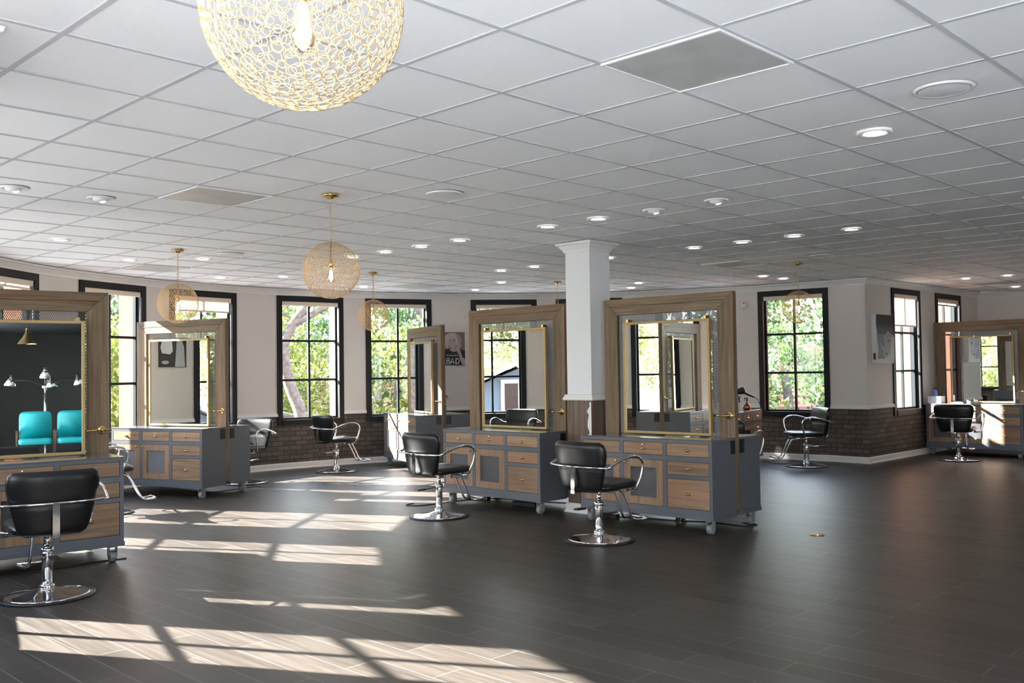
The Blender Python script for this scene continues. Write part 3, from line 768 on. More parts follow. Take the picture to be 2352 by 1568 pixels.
PD = [(-.43, 1.99, 'gold ring globe pendant, very large and close, cut off by the top of the photo'),
      (-1.35, 7.14, 'gold ring globe pendant on a chain in mid room, left of centre'),
      (-3.56, 10.17, 'leftmost gold ring globe pendant, in front of two left windows'),
      (-1.86, 12.83, 'gold ring globe pendant hanging before the window left of the BAD portrait'),
      (.71, 14.57, 'gold ring globe pendant behind the left front frame, just its canopy and chain visible'),
      (3.73, 12.37, 'gold ring globe pendant at right in front of a window')]
for i, (x, y, lb) in enumerate(PD): o_ = place(p0, lb, (x, y, 0), random.uniform(0, 6), first=(i == 0))

for c_ in KIDS(p0):
    if c_.type == 'LIGHT': c_.data = c_.data.copy(); c_.data.energy = 9; c_.data.color = (1, .9, .76)
# ------------------------------------------------------------------ ceiling fittings
def make_down(kind):
    t = thing('recessed_downlight', 'x', 'ceiling light', group='recessed downlights')
    b = MB(); b.lathe([(.06, CE+.004), (.066, CE-.005), (.09, CE-.009), (.098, CE-.004), (.099, CE+.002)], 32, caps=False); b.build('trim_ring', M_rim, t)
    if kind == 'on':
        b = MB(); b.lathe([(.001, CE-.0035), (.045, CE-.003), (.06, CE+.002)], 28, caps=False); b.build('lamp', M_lamp, t)
    else:
        b = MB(); b.lathe([(.001, CE-.03), (.03, CE-.028), (.05, CE-.018), (.06, CE+.003)], 24, caps=False); b.build('eyeball', M_rim, t)
        b = MB(); b.loft([[(.02+r_*math.cos(2*PI*j/16), r_*math.sin(2*PI*j/16), CE-.031+d_+r_*.25*math.cos(2*PI*j/16)) for j in range(16)] for r_, d_ in ((.001, 0), (.018, 0), (.02, .004))], caps=False); b.build('lamp', M_lamp, t)
    return t
don = make_down('on'); dtl = make_down('tilt')
used = {'on': False, 'tilt': False}
def down(a, b_, kind, lb):
    p = grid(a, b_); src = don if kind == 'on' else dtl
    place(src, lb, (p.x, p.y, 0), 0, first=not used[kind]); used[kind] = True
for i, b_ in enumerate((-2.5, -3.5, -4.5, -5.5, -7.5, -8.5, -9.5, -10.5)):
    down(6.5, b_, 'tilt' if i < 2 else 'on', 'recessed downlight, %s from the right in the long row running left of the column top' % ORD[i])
for i, b_ in enumerate((-2.5, -3.5, -4.5, -5.5, -7.5, -9.5, -10.5)):
    down(10.5, b_, 'on', 'recessed downlight, %s from the right in the farther row running behind the column' % ORD[i])
down(4.5, .5, 'on', 'recessed downlight, the big bright one nearest the camera at upper right')
down(1.5, -11.5, 'on', 'bright recessed downlight near the left wall above the first big wooden frame')
down(3.5, -13.5, 'on', 'recessed downlight at left between the rectangular vent and the first window')
down(4.5, -12.5, 'on', 'recessed downlight just right of the leftmost globe chain')
down(6.5, -15.5, 'on', 'recessed downlight right of the leftmost globe, close to the curved wall')
down(7.5, -14.5, 'on', 'recessed downlight between the leftmost and the middle globe, close to the curved wall')
down(10.5, -15.5, 'on', 'recessed downlight directly below and right of the middle globe')
down(12.5, -12.5, 'on', 'lower of two recessed downlights one above the other near mid picture')
down(13.5, -14.5, 'on', 'recessed downlight closest to the curved wall above the portrait window')
down(15.5, -10.5, 'on', 'upper of the pair of recessed downlights just right of the column')
down(16.5, -11.5, 'on', 'lower of the pair of recessed downlights just right of the column')
down(16.5, -7.5, 'on', 'left one of the pair of recessed downlights beside the right globe')
down(17.5, -7.5, 'on', 'recessed downlight immediately left of the right globe chain')
down(21.5, -4.5, 'on', 'recessed downlight at far right, left one of the three near the wall')
down(21.5, -3.5, 'on', 'recessed downlight at far right, upper one of the three near the wall')
down(25.5, -4.5, 'on', 'recessed downlight at far right, lowest of the three near the wall')
down(-.5, -7.5, 'tilt', 'gimbal ceiling lamp at the left edge of the picture, partly cut off')
down(.5, -7.5, 'tilt', 'small gimbal ceiling lamp left of the large dark vent')
down(9.5, .5, 'tilt', 'gimbal ceiling lamp cut off by the right edge of the picture')

def make_speaker():
    t = thing('ceiling_speaker', 'x', 'speaker', group='round ceiling speakers')
    b = MB(); b.lathe([(.118, CE+.001), (.12, CE-.008), (.135, CE-.01), (.14, CE+.001)], 40, caps=False); b.build('rim', M_rim, t)
    b = MB(); b.lathe([(.001, CE-.012), (.1, CE-.0115), (.1185, CE-.009)], 40, caps=False); b.build('grille', M_spk, t); return t
sp0 = make_speaker()
for i, (a, b_, lb) in enumerate(((3.5, 1.5, 'round white ceiling speaker at upper right, the largest one'), (3.5, -4.5, 'round ceiling speaker above mid picture, right of the middle globe'), (4.5, -11.5, 'round ceiling speaker at left between two hanging globes'), (13.5, -4.5, 'round ceiling speaker above the right globe'))):
    p = grid(a, b_); place(sp0, lb, (p.x, p.y, 0), 0, first=(i == 0))
def make_vent():
    t = thing('ceiling_vent', 'x', 'vent', group='square ceiling vents'); h = .29
    b = MB(); b.bbox(-h, h, -h, h, CE-.004, CE+.002, .001); b.build('perforated_panel', M_vent, t)
    b = MB()
    for x0, x1, y0, y1 in ((-.302, -.29, -.302, .302), (.29, .302, -.302, .302), (-.29, .29, -.302, -.29), (-.29, .29, .29, .302)): b.box(x0, x1, y0, y1, CE-.008, CE+.002)
    b.build('vent_frame', M_rim, t); return t
v0 = make_vent()
for i, (a, b_, lb) in enumerate(((1.5, .5, 'large perforated square ceiling vent near the top right of centre'), (1.5, -6.5, 'dark shiny square ceiling vent at left, above the middle of the room'), (4.5, -14.5, 'square ceiling vent behind the chain of the leftmost globe'), (11.5, -14.5, 'square ceiling vent right of the second globe, near the curved wall'), (13.5, -6.5, 'square ceiling vent in the shaded ceiling right of the column'), (23.5, -4.5, 'square ceiling vent at far right between three downlights'))):
    p = grid(a, b_); place(v0, lb, (p.x, p.y, 0), GA, first=(i == 0))
#REST
# ------------------------------------------------------------------ small things
def disc_ring(c, ax, r, n=16):
    ax = Vector(ax).normalized(); a = ax.orthogonal().normalized(); b_ = ax.cross(a); c = Vector(c)
    return [c+(a*math.cos(2*PI*k/n)+b_*math.sin(2*PI*k/n))*r for k in range(n)]
def cone(b, p, q, prof, n=16):
    """prof: (fraction along p->q, radius)"""
    p, q = Vector(p), Vector(q); d = q-p
    ax = d.normalized(); a = ax.orthogonal().normalized(); b_ = ax.cross(a)
    b.loft([[p+d*t+(a*math.cos(2*PI*k/n)+b_*math.sin(2*PI*k/n))*r for k in range(n)] for t, r in prof])
# flowers in a vase on the edge-on station
t = thing('flower_vase', 'small glass vase of red flowers standing on the edge-on station', 'flowers', (-1.064, 14.75, ZC))
b = MB(); b.lathe([(.03, 0), (.034, .01), (.034, .11), (.026, .14), (.03, .16)], 20); b.build('vase', M_bulb, t)
b = MB(); rn = random.Random(5); heads = []
for k in range(5):
    a = 2*PI*k/5+.3; tip = Vector((.05*math.cos(a), .05*math.sin(a), .24+.03*(k % 3))); heads.append(tip)
    b.tube(smooth_path([(0, 0, .01), (.01*math.cos(a), .01*math.sin(a), .12), tip], 4), .003, 5)
b.build('stems', M_stem, t)
for tip in heads:
    b = MB(); dirn = (tip-Vector((0, 0, .12))).normalized(); a0 = dirn.orthogonal().normalized(); b0 = dirn.cross(a0)
    for k in range(14):
        u_ = 2*PI*k/14; r_ = a0*math.cos(u_)+b0*math.sin(u_); s_ = dirn.cross(r_)
        for up_, L_ in ((.004, .042), (.012, .03)):
            n = len(b.v); b.v += [tuple(tip+s_*.003), tuple(tip+r_*L_*.6+s_*.009+dirn*up_), tuple(tip+r_*L_+dirn*up_*1.3), tuple(tip+r_*L_*.6-s_*.009+dirn*up_), tuple(tip-s_*.003)]; b.face((n, n+1, n+2, n+3, n+4))
    b.build('flower_head', M_redpet, t)
# hair dryer on its holder, box and copper jug on the half hidden station
t = thing('hair_dryer', 'black hair dryer lying in a stand on the half hidden station', 'hair dryer', (3.46, 14.62, ZC), R(-12))
b = MB(); b.lathe([(.07, 0), (.07, .008), (.02, .012), (.012, .02), (.012, .19), (.02, .2)], 20); b.box(-.03, .03, -.02, .02, .195, .21); b.build('stand', M_black, t)
b = MB(); cone(b, (-.13, 0, .25), (.09, 0, .3), [(0, .034), (.05, .04), (.5, .043), (.8, .055), (.95, .055), (1, .04)], 20); b.build('barrel', M_black, t)
b = MB(); cone(b, (.03, 0, .28), (.23, 0, .19), [(0, .02), (.4, .02), (.9, .016), (1, .01)], 14); b.build('handle', M_black, t)
b = MB(); b.tube(smooth_path([(.23, 0, .19), (.28, 0, .15), (.31, 0, .07), (.32, .0, .006)], 5), .005, 6); b.build('power_cord', M_rubber, t)
t = thing('tissue_box', 'small pinkish white box beside the hair dryer stand', 'box', (3.4, 14.47, ZC), R(60)); b = MB(); b.bbox(-.07, .07, -.05, .05, 0, .11, .004); b.build('carton', M_paper, t)
b = MB(); b.bbox(-.03, .03, -.006, .006, .1101, .16, .002); b.build('tissue', M_white, t)
t = thing('copper_jug', 'shiny copper coloured spray jug with dark nozzle right of the box', 'bottle', (3.62, 14.78, ZC))
b = MB(); b.lathe([(.05, 0), (.058, .01), (.055, .05), (.03, .09), (.014, .11), (.012, .13)], 20); b.build('bottle', M_copper, t)
b = MB(); b.lathe([(.016, .13), (.016, .15), (.01, .16)], 12); b.box(-.045, .012, -.008, .008, .16, .178); b.box(-.04, -.034, -.006, .006, .12, .16); b.build('nozzle', M_black, t)
# things on the far right station
def on_st(k, x, y): return Vector(at_st(k, x, y))
p = on_st('F', -.62, -.3)
t = thing('storage_box', 'white box glowing in sunlight on the left end of the far right station', 'box', p, R(-45)); b = MB(); b.bbox(-.11, .11, -.09, .09, 0, .1, .004); b.build('carton', M_paper, t); b = MB(); b.bbox(-.113, .113, -.093, .093, .1001, .118, .003); b.build('lid', M_paper, t)
t = thing('spray_bottle', 'spray bottle with black trigger standing on the white box of the far right station', 'bottle', p+Vector((-.02, -.02, .119)))
b = MB(); b.lathe([(.03, 0), (.033, .008), (.033, .07), (.014, .1), (.013, .112)], 20); b.build('bottle', M_blue, t)
b = MB(); b.lathe([(.016, .112), (.016, .125)], 12); b.box(-.04, .016, -.009, .009, .1255, .145); b.box(-.034, -.028, -.005, .005, .095, .125); b.build('trigger', M_black, t)
for i, (x, y, nm, lb, m) in enumerate(((-.3, -.28, 'comb_tray', 'small white tray of tools on the sunlit station top', M_white), (-.12, -.25, 'product_jar', 'little white jar beside the tool tray on the far right station', M_paper))):
    t = thing(nm, lb, 'tray' if i == 0 else 'jar', on_st('F', x, y), R(-45))
    b = MB()
    if i == 0: b.bbox(-.09, .09, -.04, .04, 0, .018, .003); b.build('tray', m, t); b = MB(); b.bbox(-.07, .07, -.008, .008, .0182, .026, .002); b.build('comb', M_blue, t)
    else: b.lathe([(.028, 0), (.03, .006), (.03, .045)], 18); b.build('jar', m, t); b = MB(); b.lathe([(.031, .0452), (.031, .058), (.028, .06)], 18); b.build('lid', M_blue, t)
# wall detector
pw = cp(60.2, RR-.03)
t = thing('smoke_detector', 'round white detector on the wall left of the right window', 'detector', (pw.x, pw.y, 2.535), math.atan2(pw.y-CY, pw.x-CX)-PI/2)
b = MB(); b.loft([disc_ring((0, -d_, 0), (0, 1, 0), r_, 28) for d_, r_ in ((-.012, .062), (.006, .062), (.026, .054), (.034, .04))]); b.build('housing', M_white, t)
b = MB(); b.loft([disc_ring((.01, -d_, .02), (0, 1, 0), r_, 14) for d_, r_ in ((.0335, .012), (.037, .01))]); b.build('lens', M_black, t)
# brass floor outlet
t = thing('floor_outlet', 'round brass outlet plate set in the dark floor at right', 'outlet', (2.684, 8.521, 0), .4)
b = MB(); b.lathe([(.064, 0), (.064, .003), (.058, .006), (.002, .006)], 32); b.build('cover_plate', M_brass, t)
for s_ in (-1, 1):
    b = MB(); b.lathe([(.022, .0062), (.022, .009), (.016, .009), (.016, .0075), (.001, .0075)], 18, c=(s_*.032, 0, 0)); b.build('outlet_lid', M_copper, t)
# cables and power strips under the stations
def cable(pts, lb, name='power_cord'):
    b = MB(); b.tube(smooth_path([(x, y, z) for x, y, z in pts], 6), .0055, 6); return tag(b.build('extension_cord', M_rubber), lb, 'cord', 'black cords under the stations')
cable([(.75, 9.95, .006), (1.0, 9.75, .006), (1.3, 9.62, .006), (1.55, 9.45, .006), (1.9, 9.3, .006), (2.15, 9.05, .006), (2.3, 9.1, .006), (2.2, 9.25, .006)], 'black cord trailing under the right front station towards its right end')
cable([(-1.15, 10.95, .006), (-1.22, 10.8, .006), (-1.05, 10.75, .006), (-.8, 10.95, .006), (-.5, 11.2, .006), (-.2, 11.25, .006), (.1, 11.0, .006), (.3, 10.9, .006)], 'black cord looping out left of the chair under the station left of the column')
cable([(.35, 10.9, .006), (.6, 10.75, .006), (.75, 10.6, .006), (.9, 10.45, .006)], 'black cord running along the floor towards the column')
cable([(-4.1, 12.0, .006), (-3.8, 12.3, .006), (-3.55, 12.7, .006), (-3.45, 12.95, .006), (-3.6, 13.1, .006)], 'black cord under the right end of the sunlit left station')
cable([(7.2, 15.6, .006), (7.6, 15.3, .006), (8.1, 15.4, .006), (8.5, 15.0, .006)], 'black cord below the far right station')
cable([(3.95, 15.2, .006), (4.0, 15.0, .006), (4.05, 14.8, .006), (4.25, 14.75, .006)], 'black cord on the floor in front of the right window')
cable([(-3.9, 7.2, .006), (-3.6, 7.5, .006), (-3.4, 7.75, .006), (-3.2, 7.9, .006)], 'black cord under the near left station')
for x, y, rz, lb in ((.9, 9.72, -.6, 'black power strip under the left half of the right front station'), (-.42, 11.22, -.75, 'black power strip under the middle of the station left of the column'), (.12, 10.62, -.75, 'black round-ended power strip by the right caster of the station left of the column')):
    t = thing('power_strip', lb, 'power strip', (x, y, 0), rz, 'black power strips'); b = MB(); b.bbox(-.17, .17, -.035, .035, 0, .045, .006); b.build('housing', M_black, t)
    b = MB(); b.box(.1, .13, -.012, .012, .0452, .05); b.build('switch', M_copper, t)
t = thing('gold_plug', 'little brass floor socket with plugs under the right front station', 'outlet', (1.62, 9.36, 0), .3)
b = MB(); b.lathe([(.06, 0), (.06, .004), (.002, .005)], 24); b.build('cover_plate', M_brass, t); b = MB(); b.bbox(-.045, -.01, -.02, .02, .0052, .05, .004); b.bbox(.012, .045, -.02, .02, .0052, .045, .004); b.build('plug', M_black, t)

# ------------------------------------------------------------------ teal seats and lamp seen in the near left mirror
sd_ = Vector((.77, .64, 0)).normalized(); s0 = Vector((3.62, -1.24, 0)); fz = math.atan2(.765, -.644)-PI/2
SLB = ['teal vinyl theatre seat, left one in the mirror reflection', 'teal vinyl theatre seat, cut by the mirror edge in the reflection', 'third teal vinyl theatre seat at the end of the row, out of view']
seat0 = thing('theatre_seat', SLB[0], 'chair', group='row of teal theatre seats')
b = MB(); b.loft([[((.245-.0*k)*c*(.97 if k in (0, 3) else 1), -.2-.0+[.0, .02, .06, .08][k]*-1+.03, zz) for c, zz in [(se(2*PI*j/28, .3)[0], .735+.275*se(2*PI*j/28, .3)[1]) for j in range(28)]] for k in range(4)]); b.build('backrest', M_teal, seat0)
b = MB(); b.loft([[(.25*se(2*PI*j/28, .3)[0]*k, .03+.22*se(2*PI*j/28, .3)[1]*k, z) for j in range(28)] for k, z in ((.9, .42), (1, .44), (1, .5), (.93, .525))]); b.build('seat', M_teal, seat0)
for s_ in (-1, 1):
    b = MB(); b.box(s_*.275-.016, s_*.275+.016, -.24, .2, .64, .665); b.box(s_*.275-.012, s_*.275+.012, -.2, -.14, 0, .64); b.box(s_*.275-.012, s_*.275+.012, .1, .15, .45, .64); b.box(s_*.275-.012, s_*.275+.012, -.14, .15, .42, .46); b.build('arm_stand', M_cladz, seat0)
for k in range(3):
    q_ = s0+sd_*.66*k; o_ = place(seat0, SLB[k], (q_.x, q_.y, 0), fz, first=(k == 0)); o_.scale = (1.15, 1.15, 1.05)
t = thing('heat_lamp', 'chrome four-headed heat lamp on a stand behind the teal seats', 'lamp', (4.2, -1.66, 0), fz); t.scale = (1.17, 1.17, 1.17)
b = MB(); b.lathe([(.24, 0), (.24, .02), (.05, .04), (.02, .05)], 28); b.build('base', M_chrome, t)
b = MB(); b.lathe([(.02, .05), (.02, 1.3)], 16); b.lathe([(.045, 1.28), (.055, 1.31), (.045, 1.34)], 16); b.build('pole', M_chrome, t)
for a, z, L_, tl in ((PI*.05, 1.42, .5, .1), (PI*.98, 1.42, .5, .1), (PI*.4, 1.38, .28, .1), (-PI/2, 1.55, .05, .2)):
    b = MB(); tip = Vector((L_*math.cos(a), L_*math.sin(a), z)); b.tube([(0, 0, 1.33), (tip.x*.5, tip.y*.5, 1.42), tip], .012, 8); arm = b.build('arm', M_black, t)
    b = MB(); cone(b, tip+Vector((0, 0, .09)), tip+Vector((.03*math.cos(a), .03*math.sin(a), -.09)), [(0, .025), (.25, .03), (.35, .045), (.9, .09), (1, .088)], 24); b.build('lamp_head', M_chrome, arm)
t = thing('cone_pendant', 'brass cone pendant lamp reflected in the near left mirror', 'pendant lamp', (3.7, -1.56, 0))
b = MB(); b.lathe([(.024, 2.66), (.026, 2.58), (.06, 2.53), (.066, 2.5), (.165, 2.37), (.168, 2.36)], 32, caps=False); b.build('shade', M_brass, t)
b = MB(); b.tube([(0, 0, 2.65), (0, 0, CE)], .004, 6); b.build('cord', M_rubber, t)

# ------------------------------------------------------------------ pictures on the walls
P_skin = mat('print_light_grey_skin', (.42, .34, .33), .55); P_bg = mat('print_mauve_background', (.2, .125, .115), .55); P_hair = mat('print_pale_hair', (.5, .42, .4), .55)
P_hair2 = mat('print_hair_shade', (.33, .26, .25), .55); P_tee = mat('print_black_shirt', (.012, .012, .014), .55); P_white = mat('print_white', (.62, .6, .58), .55); P_dk = mat('print_dark', (.05, .04, .04), .55)
P_g1 = mat('print_grey_light', (.42, .43, .44), .5); P_g2 = mat('print_grey_mid', (.2, .215, .235), .5); P_g3 = mat('print_near_black', (.03, .03, .03), .5); P_g0 = mat('print_off_white', (.68, .68, .67), .5)
class Pic:
    """layers of flat printed shapes on a canvas; x right, z up, seen from -y"""
    def __init__(s, mats): s.b = MB(); s.k = 0; s.mats = mats
    def poly(s, pts, m):
        s.k += 1; y = -.0004*s.k; n = len(s.b.v); s.b.mi = m; s.b.v += [(x, y, z) for x, z in pts]; s.b.face(tuple(range(n, n+len(pts))))
    def ell(s, x, z, a, c, m, rot=0, n=20):
        s.poly([(x+a*math.cos(t_)*math.cos(rot)-c*math.sin(t_)*math.sin(rot), z+a*math.cos(t_)*math.sin(rot)+c*math.sin(t_)*math.cos(rot)) for t_ in [2*PI*i/n for i in range(n)]], m)
    def stroke(s, pts, w_, m):
        s.k += 1; y = -.0004*s.k; s.b.mi = m
        P_ = [Vector((x, z)) for x, z in pts]; L_ = []; Rr_ = []
        for i, p in enumerate(P_):
            d = (P_[min(i+1, len(P_)-1)]-P_[max(i-1, 0)]).normalized(); n_ = Vector((-d.y, d.x))*w_/2; L_.append(p+n_); Rr_.append(p-n_)
        n = len(s.b.v); s.b.v += [(p.x, y, p.y) for p in L_]+[(p.x, y, p.y) for p in Rr_]; k = len(P_)
        for i in range(k-1): s.b.face((n+i, n+i+1, n+k+i+1, n+k+i))
def poster(name, label, cat, Mw, w_, h_, d_, z, edge):
    o = D.objects.new(name, None); C.objects.link(o); o.matrix_world = Mw @ Matrix.Translation((0, 0, z)); tag(o, label, cat)
    b = MB(); b.bbox(-w_/2, w_/2, -d_, -.001, 0, h_, .002); b.build('canvas', edge, o); return o
# portrait with the BAD shirt
def wall_M(a):
    q = cp(a, RR*math.cos(R(2.2))); n = Vector((math.cos(R(a)), math.sin(R(a)), 0)); x = Vector((n.y, -n.x, 0)); m = Matrix.Identity(4)
    for i in range(3): m[i][0] = x[i]; m[i][1] = n[i]
    m[0][3], m[1][3] = q.x, q.y; return m
pw_, ph_ = .43, .57
o = poster('portrait_poster', 'portrait print of a platinum-haired person in a black shirt reading BAD', 'poster', wall_M(105.3), pw_, ph_, .02, 1.61, P_bg)
pc = Pic([P_bg, P_skin, P_hair, P_hair2, P_tee, P_white, P_dk])
X = lambda u: (u-.5)*pw_
Z = lambda v: (1-v)*ph_
def PP(l): return [(X(a), Z(c)) for a, c in l]
pc.poly(PP([(0, 0), (0, 1), (1, 1), (1, 0)][::-1]), 0)
pc.poly(PP([(.2, .1), (.35, .03), (.6, .02), (.78, .1), (.86, .25), (.84, .42), (.76, .5), (.7, .4), (.32, .4), (.3, .5), (.2, .47), (.17, .3)]), 2)
pc.poly(PP([(.3, .5), (.33, .3), (.38, .46)]), 3); pc.poly(PP([(.6, .03), (.78, .12), (.85, .3), (.78, .46), (.7, .2)]), 3)
pc.poly(PP([(.42, .42), (.6, .42), (.62, .52), (.7, .56), (.62, .62), (.48, .6), (.38, .56), (.42, .5)]), 1)
pc.ell(X(.48), Z(.31), .07, .095, 1, .05)
pc.poly(PP([(.3, .2), (.4, .08), (.55, .07), (.66, .15), (.62, .25), (.56, .13), (.44, .2), (.36, .3)]), 2)
pc.ell(X(.4), Z(.26), .017, .011, 6); pc.ell(X(.57), Z(.25), .018, .011, 6); pc.ell(X(.4), Z(.262), .006, .006, 5); pc.ell(X(.58), Z(.252), .006, .006, 5)
pc.stroke(PP([(.35, .225), (.4, .215), (.45, .23)]), .006, 3); pc.stroke(PP([(.52, .22), (.58, .21), (.63, .225)]), .006, 3)
pc.stroke(PP([(.48, .27), (.47, .32), (.5, .33)]), .005, 3); pc.poly(PP([(.42, .375), (.47, .365), (.52, .375), (.47, .39)]), 3)
pc.poly(PP([(0, .62), (.12, .54), (.35, .51), (.42, .57), (.5, .6), (.62, .59), (.68, .54), (.86, .52), (1, .57), (1, .82), (.84, .78), (.88, .999), (.2, .999), (.16, .88), (0, .82)]), 4)
pc.poly(PP([(.62, .5), (.66, .44), (.72, .43), (.78, .47), (.82, .6), (.9, .78), (.98, .8), (1, .99), (.88, .99), (.8, .83), (.76, .7), (.66, .58)]), 1)
for k in range(4): pc.stroke(PP([(.6+.035*k, .45+.012*k), (.64+.035*k, .37+.02*k), (.655+.035*k, .36+.02*k)]), .012, 1)
pc.poly(PP([(0, .84), (.12, .86), (.2, .999), (0, .999)]), 1)
pts = [(.24+.04*i, .705+.012*math.sin(i*2.3)) for i in range(13)]; pc.stroke(PP(pts), .006, 5)
for i in range(6): pc.stroke(PP([(.26+.085*i, .725), (.275+.085*i, .67+.02*(i % 2)), (.29+.085*i, .722)]), .005, 5)
w_ = .0155
pc.stroke(PP([(.25, .79), (.235, .955)]), w_, 5)
pc.stroke(PP([(.25, .795), (.33, .79), (.355, .82), (.33, .86), (.25, .868)]), w_*.9, 5); pc.stroke(PP([(.25, .868), (.35, .875), (.375, .91), (.34, .95), (.235, .955)]), w_*.9, 5)
pc.stroke(PP([(.38, .96), (.48, .785), (.54, .96)]), w_, 5); pc.stroke(PP([(.42, .91), (.53, .91)]), w_*.8, 5)
pc.stroke(PP([(.63, .79), (.61, .955)]), w_, 5); pc.stroke(PP([(.62, .795), (.72, .81), (.765, .87), (.72, .94), (.61, .955)]), w_, 5)
po = pc.b.build('print', pc.mats, o); po.location = (0, -.0205, 0)
# big canvas beside the right window
def face_M(p, q, t_):
    m = frame_M(p, q); c = q+(p-q)*t_; m[0][3], m[1][3] = c.x, c.y; return m
Lr = (kr(.93)-K).length
m = frame_M(kr(.93), K); c_ = K+dK*.5; m[0][3], m[1][3] = c_.x, c_.y
pw_, ph_ = .62, .76
o = poster('portrait_canvas', 'tall canvas with a grey portrait of a dark-fringed face beside the narrow window', 'picture', m, pw_, ph_, .075, 1.53, P_g0)
pc = Pic([P_g0, P_g1, P_g2, P_g3, P_dk])
pc.poly(PP([(0.002, .002), (.002, .998), (.998, .998), (.998, .002)][::-1]), 0)
pc.poly(PP([(.02, 0.004), (.998, .004), (.998, .42), (.8, .4), (.7, .33), (.5, .42), (.05, .4), (.0, .2)]), 3)
pc.poly(PP([(.03, .4), (.5, .42), (.7, .33), (.8, .41), (.998, .42), (.97, .6), (.9, .72), (.7, .84), (.45, .91), (.06, .91), (.1, .7)]), 1)
pc.poly(PP([(.03, .4), (.42, .42), (.45, .6), (.36, .72), (.45, .91), (.06, .91), (.1, .7)]), 2)
pc.poly(PP([(.2, .6), (.34, .64), (.4, .76), (.3, .72)]), 1)
for x in (.32, .7):
    pc.ell(X(x), Z(.53), .055, .035, 2); pc.ell(X(x), Z(.545), .036, .018, 4); pc.ell(X(x+.01), Z(.54), .012, .012, 0)
pc.stroke(PP([(.58, .46), (.7, .425), (.84, .45)]), .014, 4); pc.stroke(PP([(.2, .46), (.3, .445), (.42, .47)]), .014, 2)
pc.stroke(PP([(.46, .5), (.45, .65), (.5, .72), (.58, .71)]), .012, 2); pc.poly(PP([(.44, .8), (.54, .785), (.66, .8), (.55, .835)]), 4)
pc.poly(PP([(.86, .62), (.95, .45), (.998, .44), (.998, .9), (.75, .91)]), 0)
po = pc.b.build('print', pc.mats, o); po.location = (0, -.0755, 0)
b = MB(); b.box(-.3105, -.3101, -.06, -.02, .06, .16); b.build('side_print', P_g3, o)
# dark photograph on the pier between two left windows
pw_, ph_ = .44, .56
o = poster('photo_print', 'black and white photograph on the pier between two left windows, seen in a mirror', 'picture', wall_M(166.6), pw_, ph_, .02, 1.62, P_g3)
pc = Pic([P_g0, P_g1, P_g2, P_g3, P_dk])
pc.poly(PP([(0, 0), (0, 1), (1, 1), (1, 0)][::-1]), 3)
pc.poly(PP([(.05, .99), (.08, .5), (.2, .25), (.36, .35), (.42, .99)]), 1); pc.ell(X(.24), Z(.22), .05, .06, 3)
pc.poly(PP([(.5, .6), (.55, .2), (.68, .08), (.82, .15), (.95, .5), (.9, .65), (.6, .68)]), 0); pc.poly(PP([(.45, .75), (.95, .7), (.95, .8), (.5, .85)]), 4); pc.ell(X(.78), Z(.88), .06, .025, 1)
po = pc.b.build('print', pc.mats, o); po.location = (0, -.0205, 0)

# ------------------------------------------------------------------ outside
GZ = -3.4
b = MB(); b.quad((-90, -60, GZ), (90, -60, GZ), (90, 110, GZ), (-90, 110, GZ)); struct(b.build('ground', M_ground))
# unseen pale ring added around the curved window wall to bounce sun indoors
b = MB(); ring_i = [K2, K]+[q for p, q, k in arc]+[ls(8.0)]
def outw(i):
    d = (ring_i[min(i+1, len(ring_i)-1)]-ring_i[max(i-1, 0)]).normalized(); return Vector((d.y, -d.x, 0))
for i in range(len(ring_i)-1):
    a_, c_ = ring_i[i], ring_i[i+1]
    wa, wc = outw(i), outw(i+1)
    A0, C0, A1, C1 = a_+wa*.15, c_+wc*.15, a_+wa*5, c_+wc*5
    b.quad((C0.x, C0.y, -.3), (A0.x, A0.y, -.3), (A1.x, A1.y, -.3), (C1.x, C1.y, -.3))
struct(b.build('ground_bounce_ring', mat('pale_bounce_surface', (.26, .255, .245), .8)))
# unseen pale plane added to throw daylight in through the shop front
b = MB(); b.quad((-6, -22, -.05), (12, -22, -.05), (12, -5.2, -.05), (-6, -5.2, -.05)); struct(b.build('ground_bounce_plane', mat('pale_bounce_ground', (.6, .62, .66), .8)))

def crown_mesh(name, n, rx, rz, m, seed, leaf=.125, clumps=52):
    rn = random.Random(seed); b = MB(); V = b.v
    cl = []
    for i in range(clumps):
        while True:
            p = Vector((rn.uniform(-1, 1), rn.uniform(-1, 1), rn.uniform(-1, 1)))
            if .25 < p.length < 1: break
        cl.append((Vector((p.x*rx, p.y*rx, p.z*rz)), rn.uniform(.16, .34)*rx))
    for i in range(n):
        c, r_ = cl[i % clumps]
        d = Vector((rn.gauss(0, 1), rn.gauss(0, 1), rn.gauss(0, 1))).normalized()*r_*rn.random()**.45; d.z *= .7
        p = c+d; a = Vector((rn.gauss(0, 1), rn.gauss(0, 1), rn.gauss(0, .7))).normalized(); q = a.orthogonal().normalized(); q = (q*math.cos(rn.random()*6)+a.cross(q)*math.sin(rn.random()*6)).normalized(); s_ = a.cross(q)
        L_ = leaf*rn.uniform(.6, 1.25); w_ = L_*.33; k = len(V)
        V.extend([tuple(p-q*L_/2), tuple(p+s_*w_), tuple(p+q*L_/2), tuple(p-s_*w_)]); b.face((k, k+1, k+2, k+3))
    return b, cl
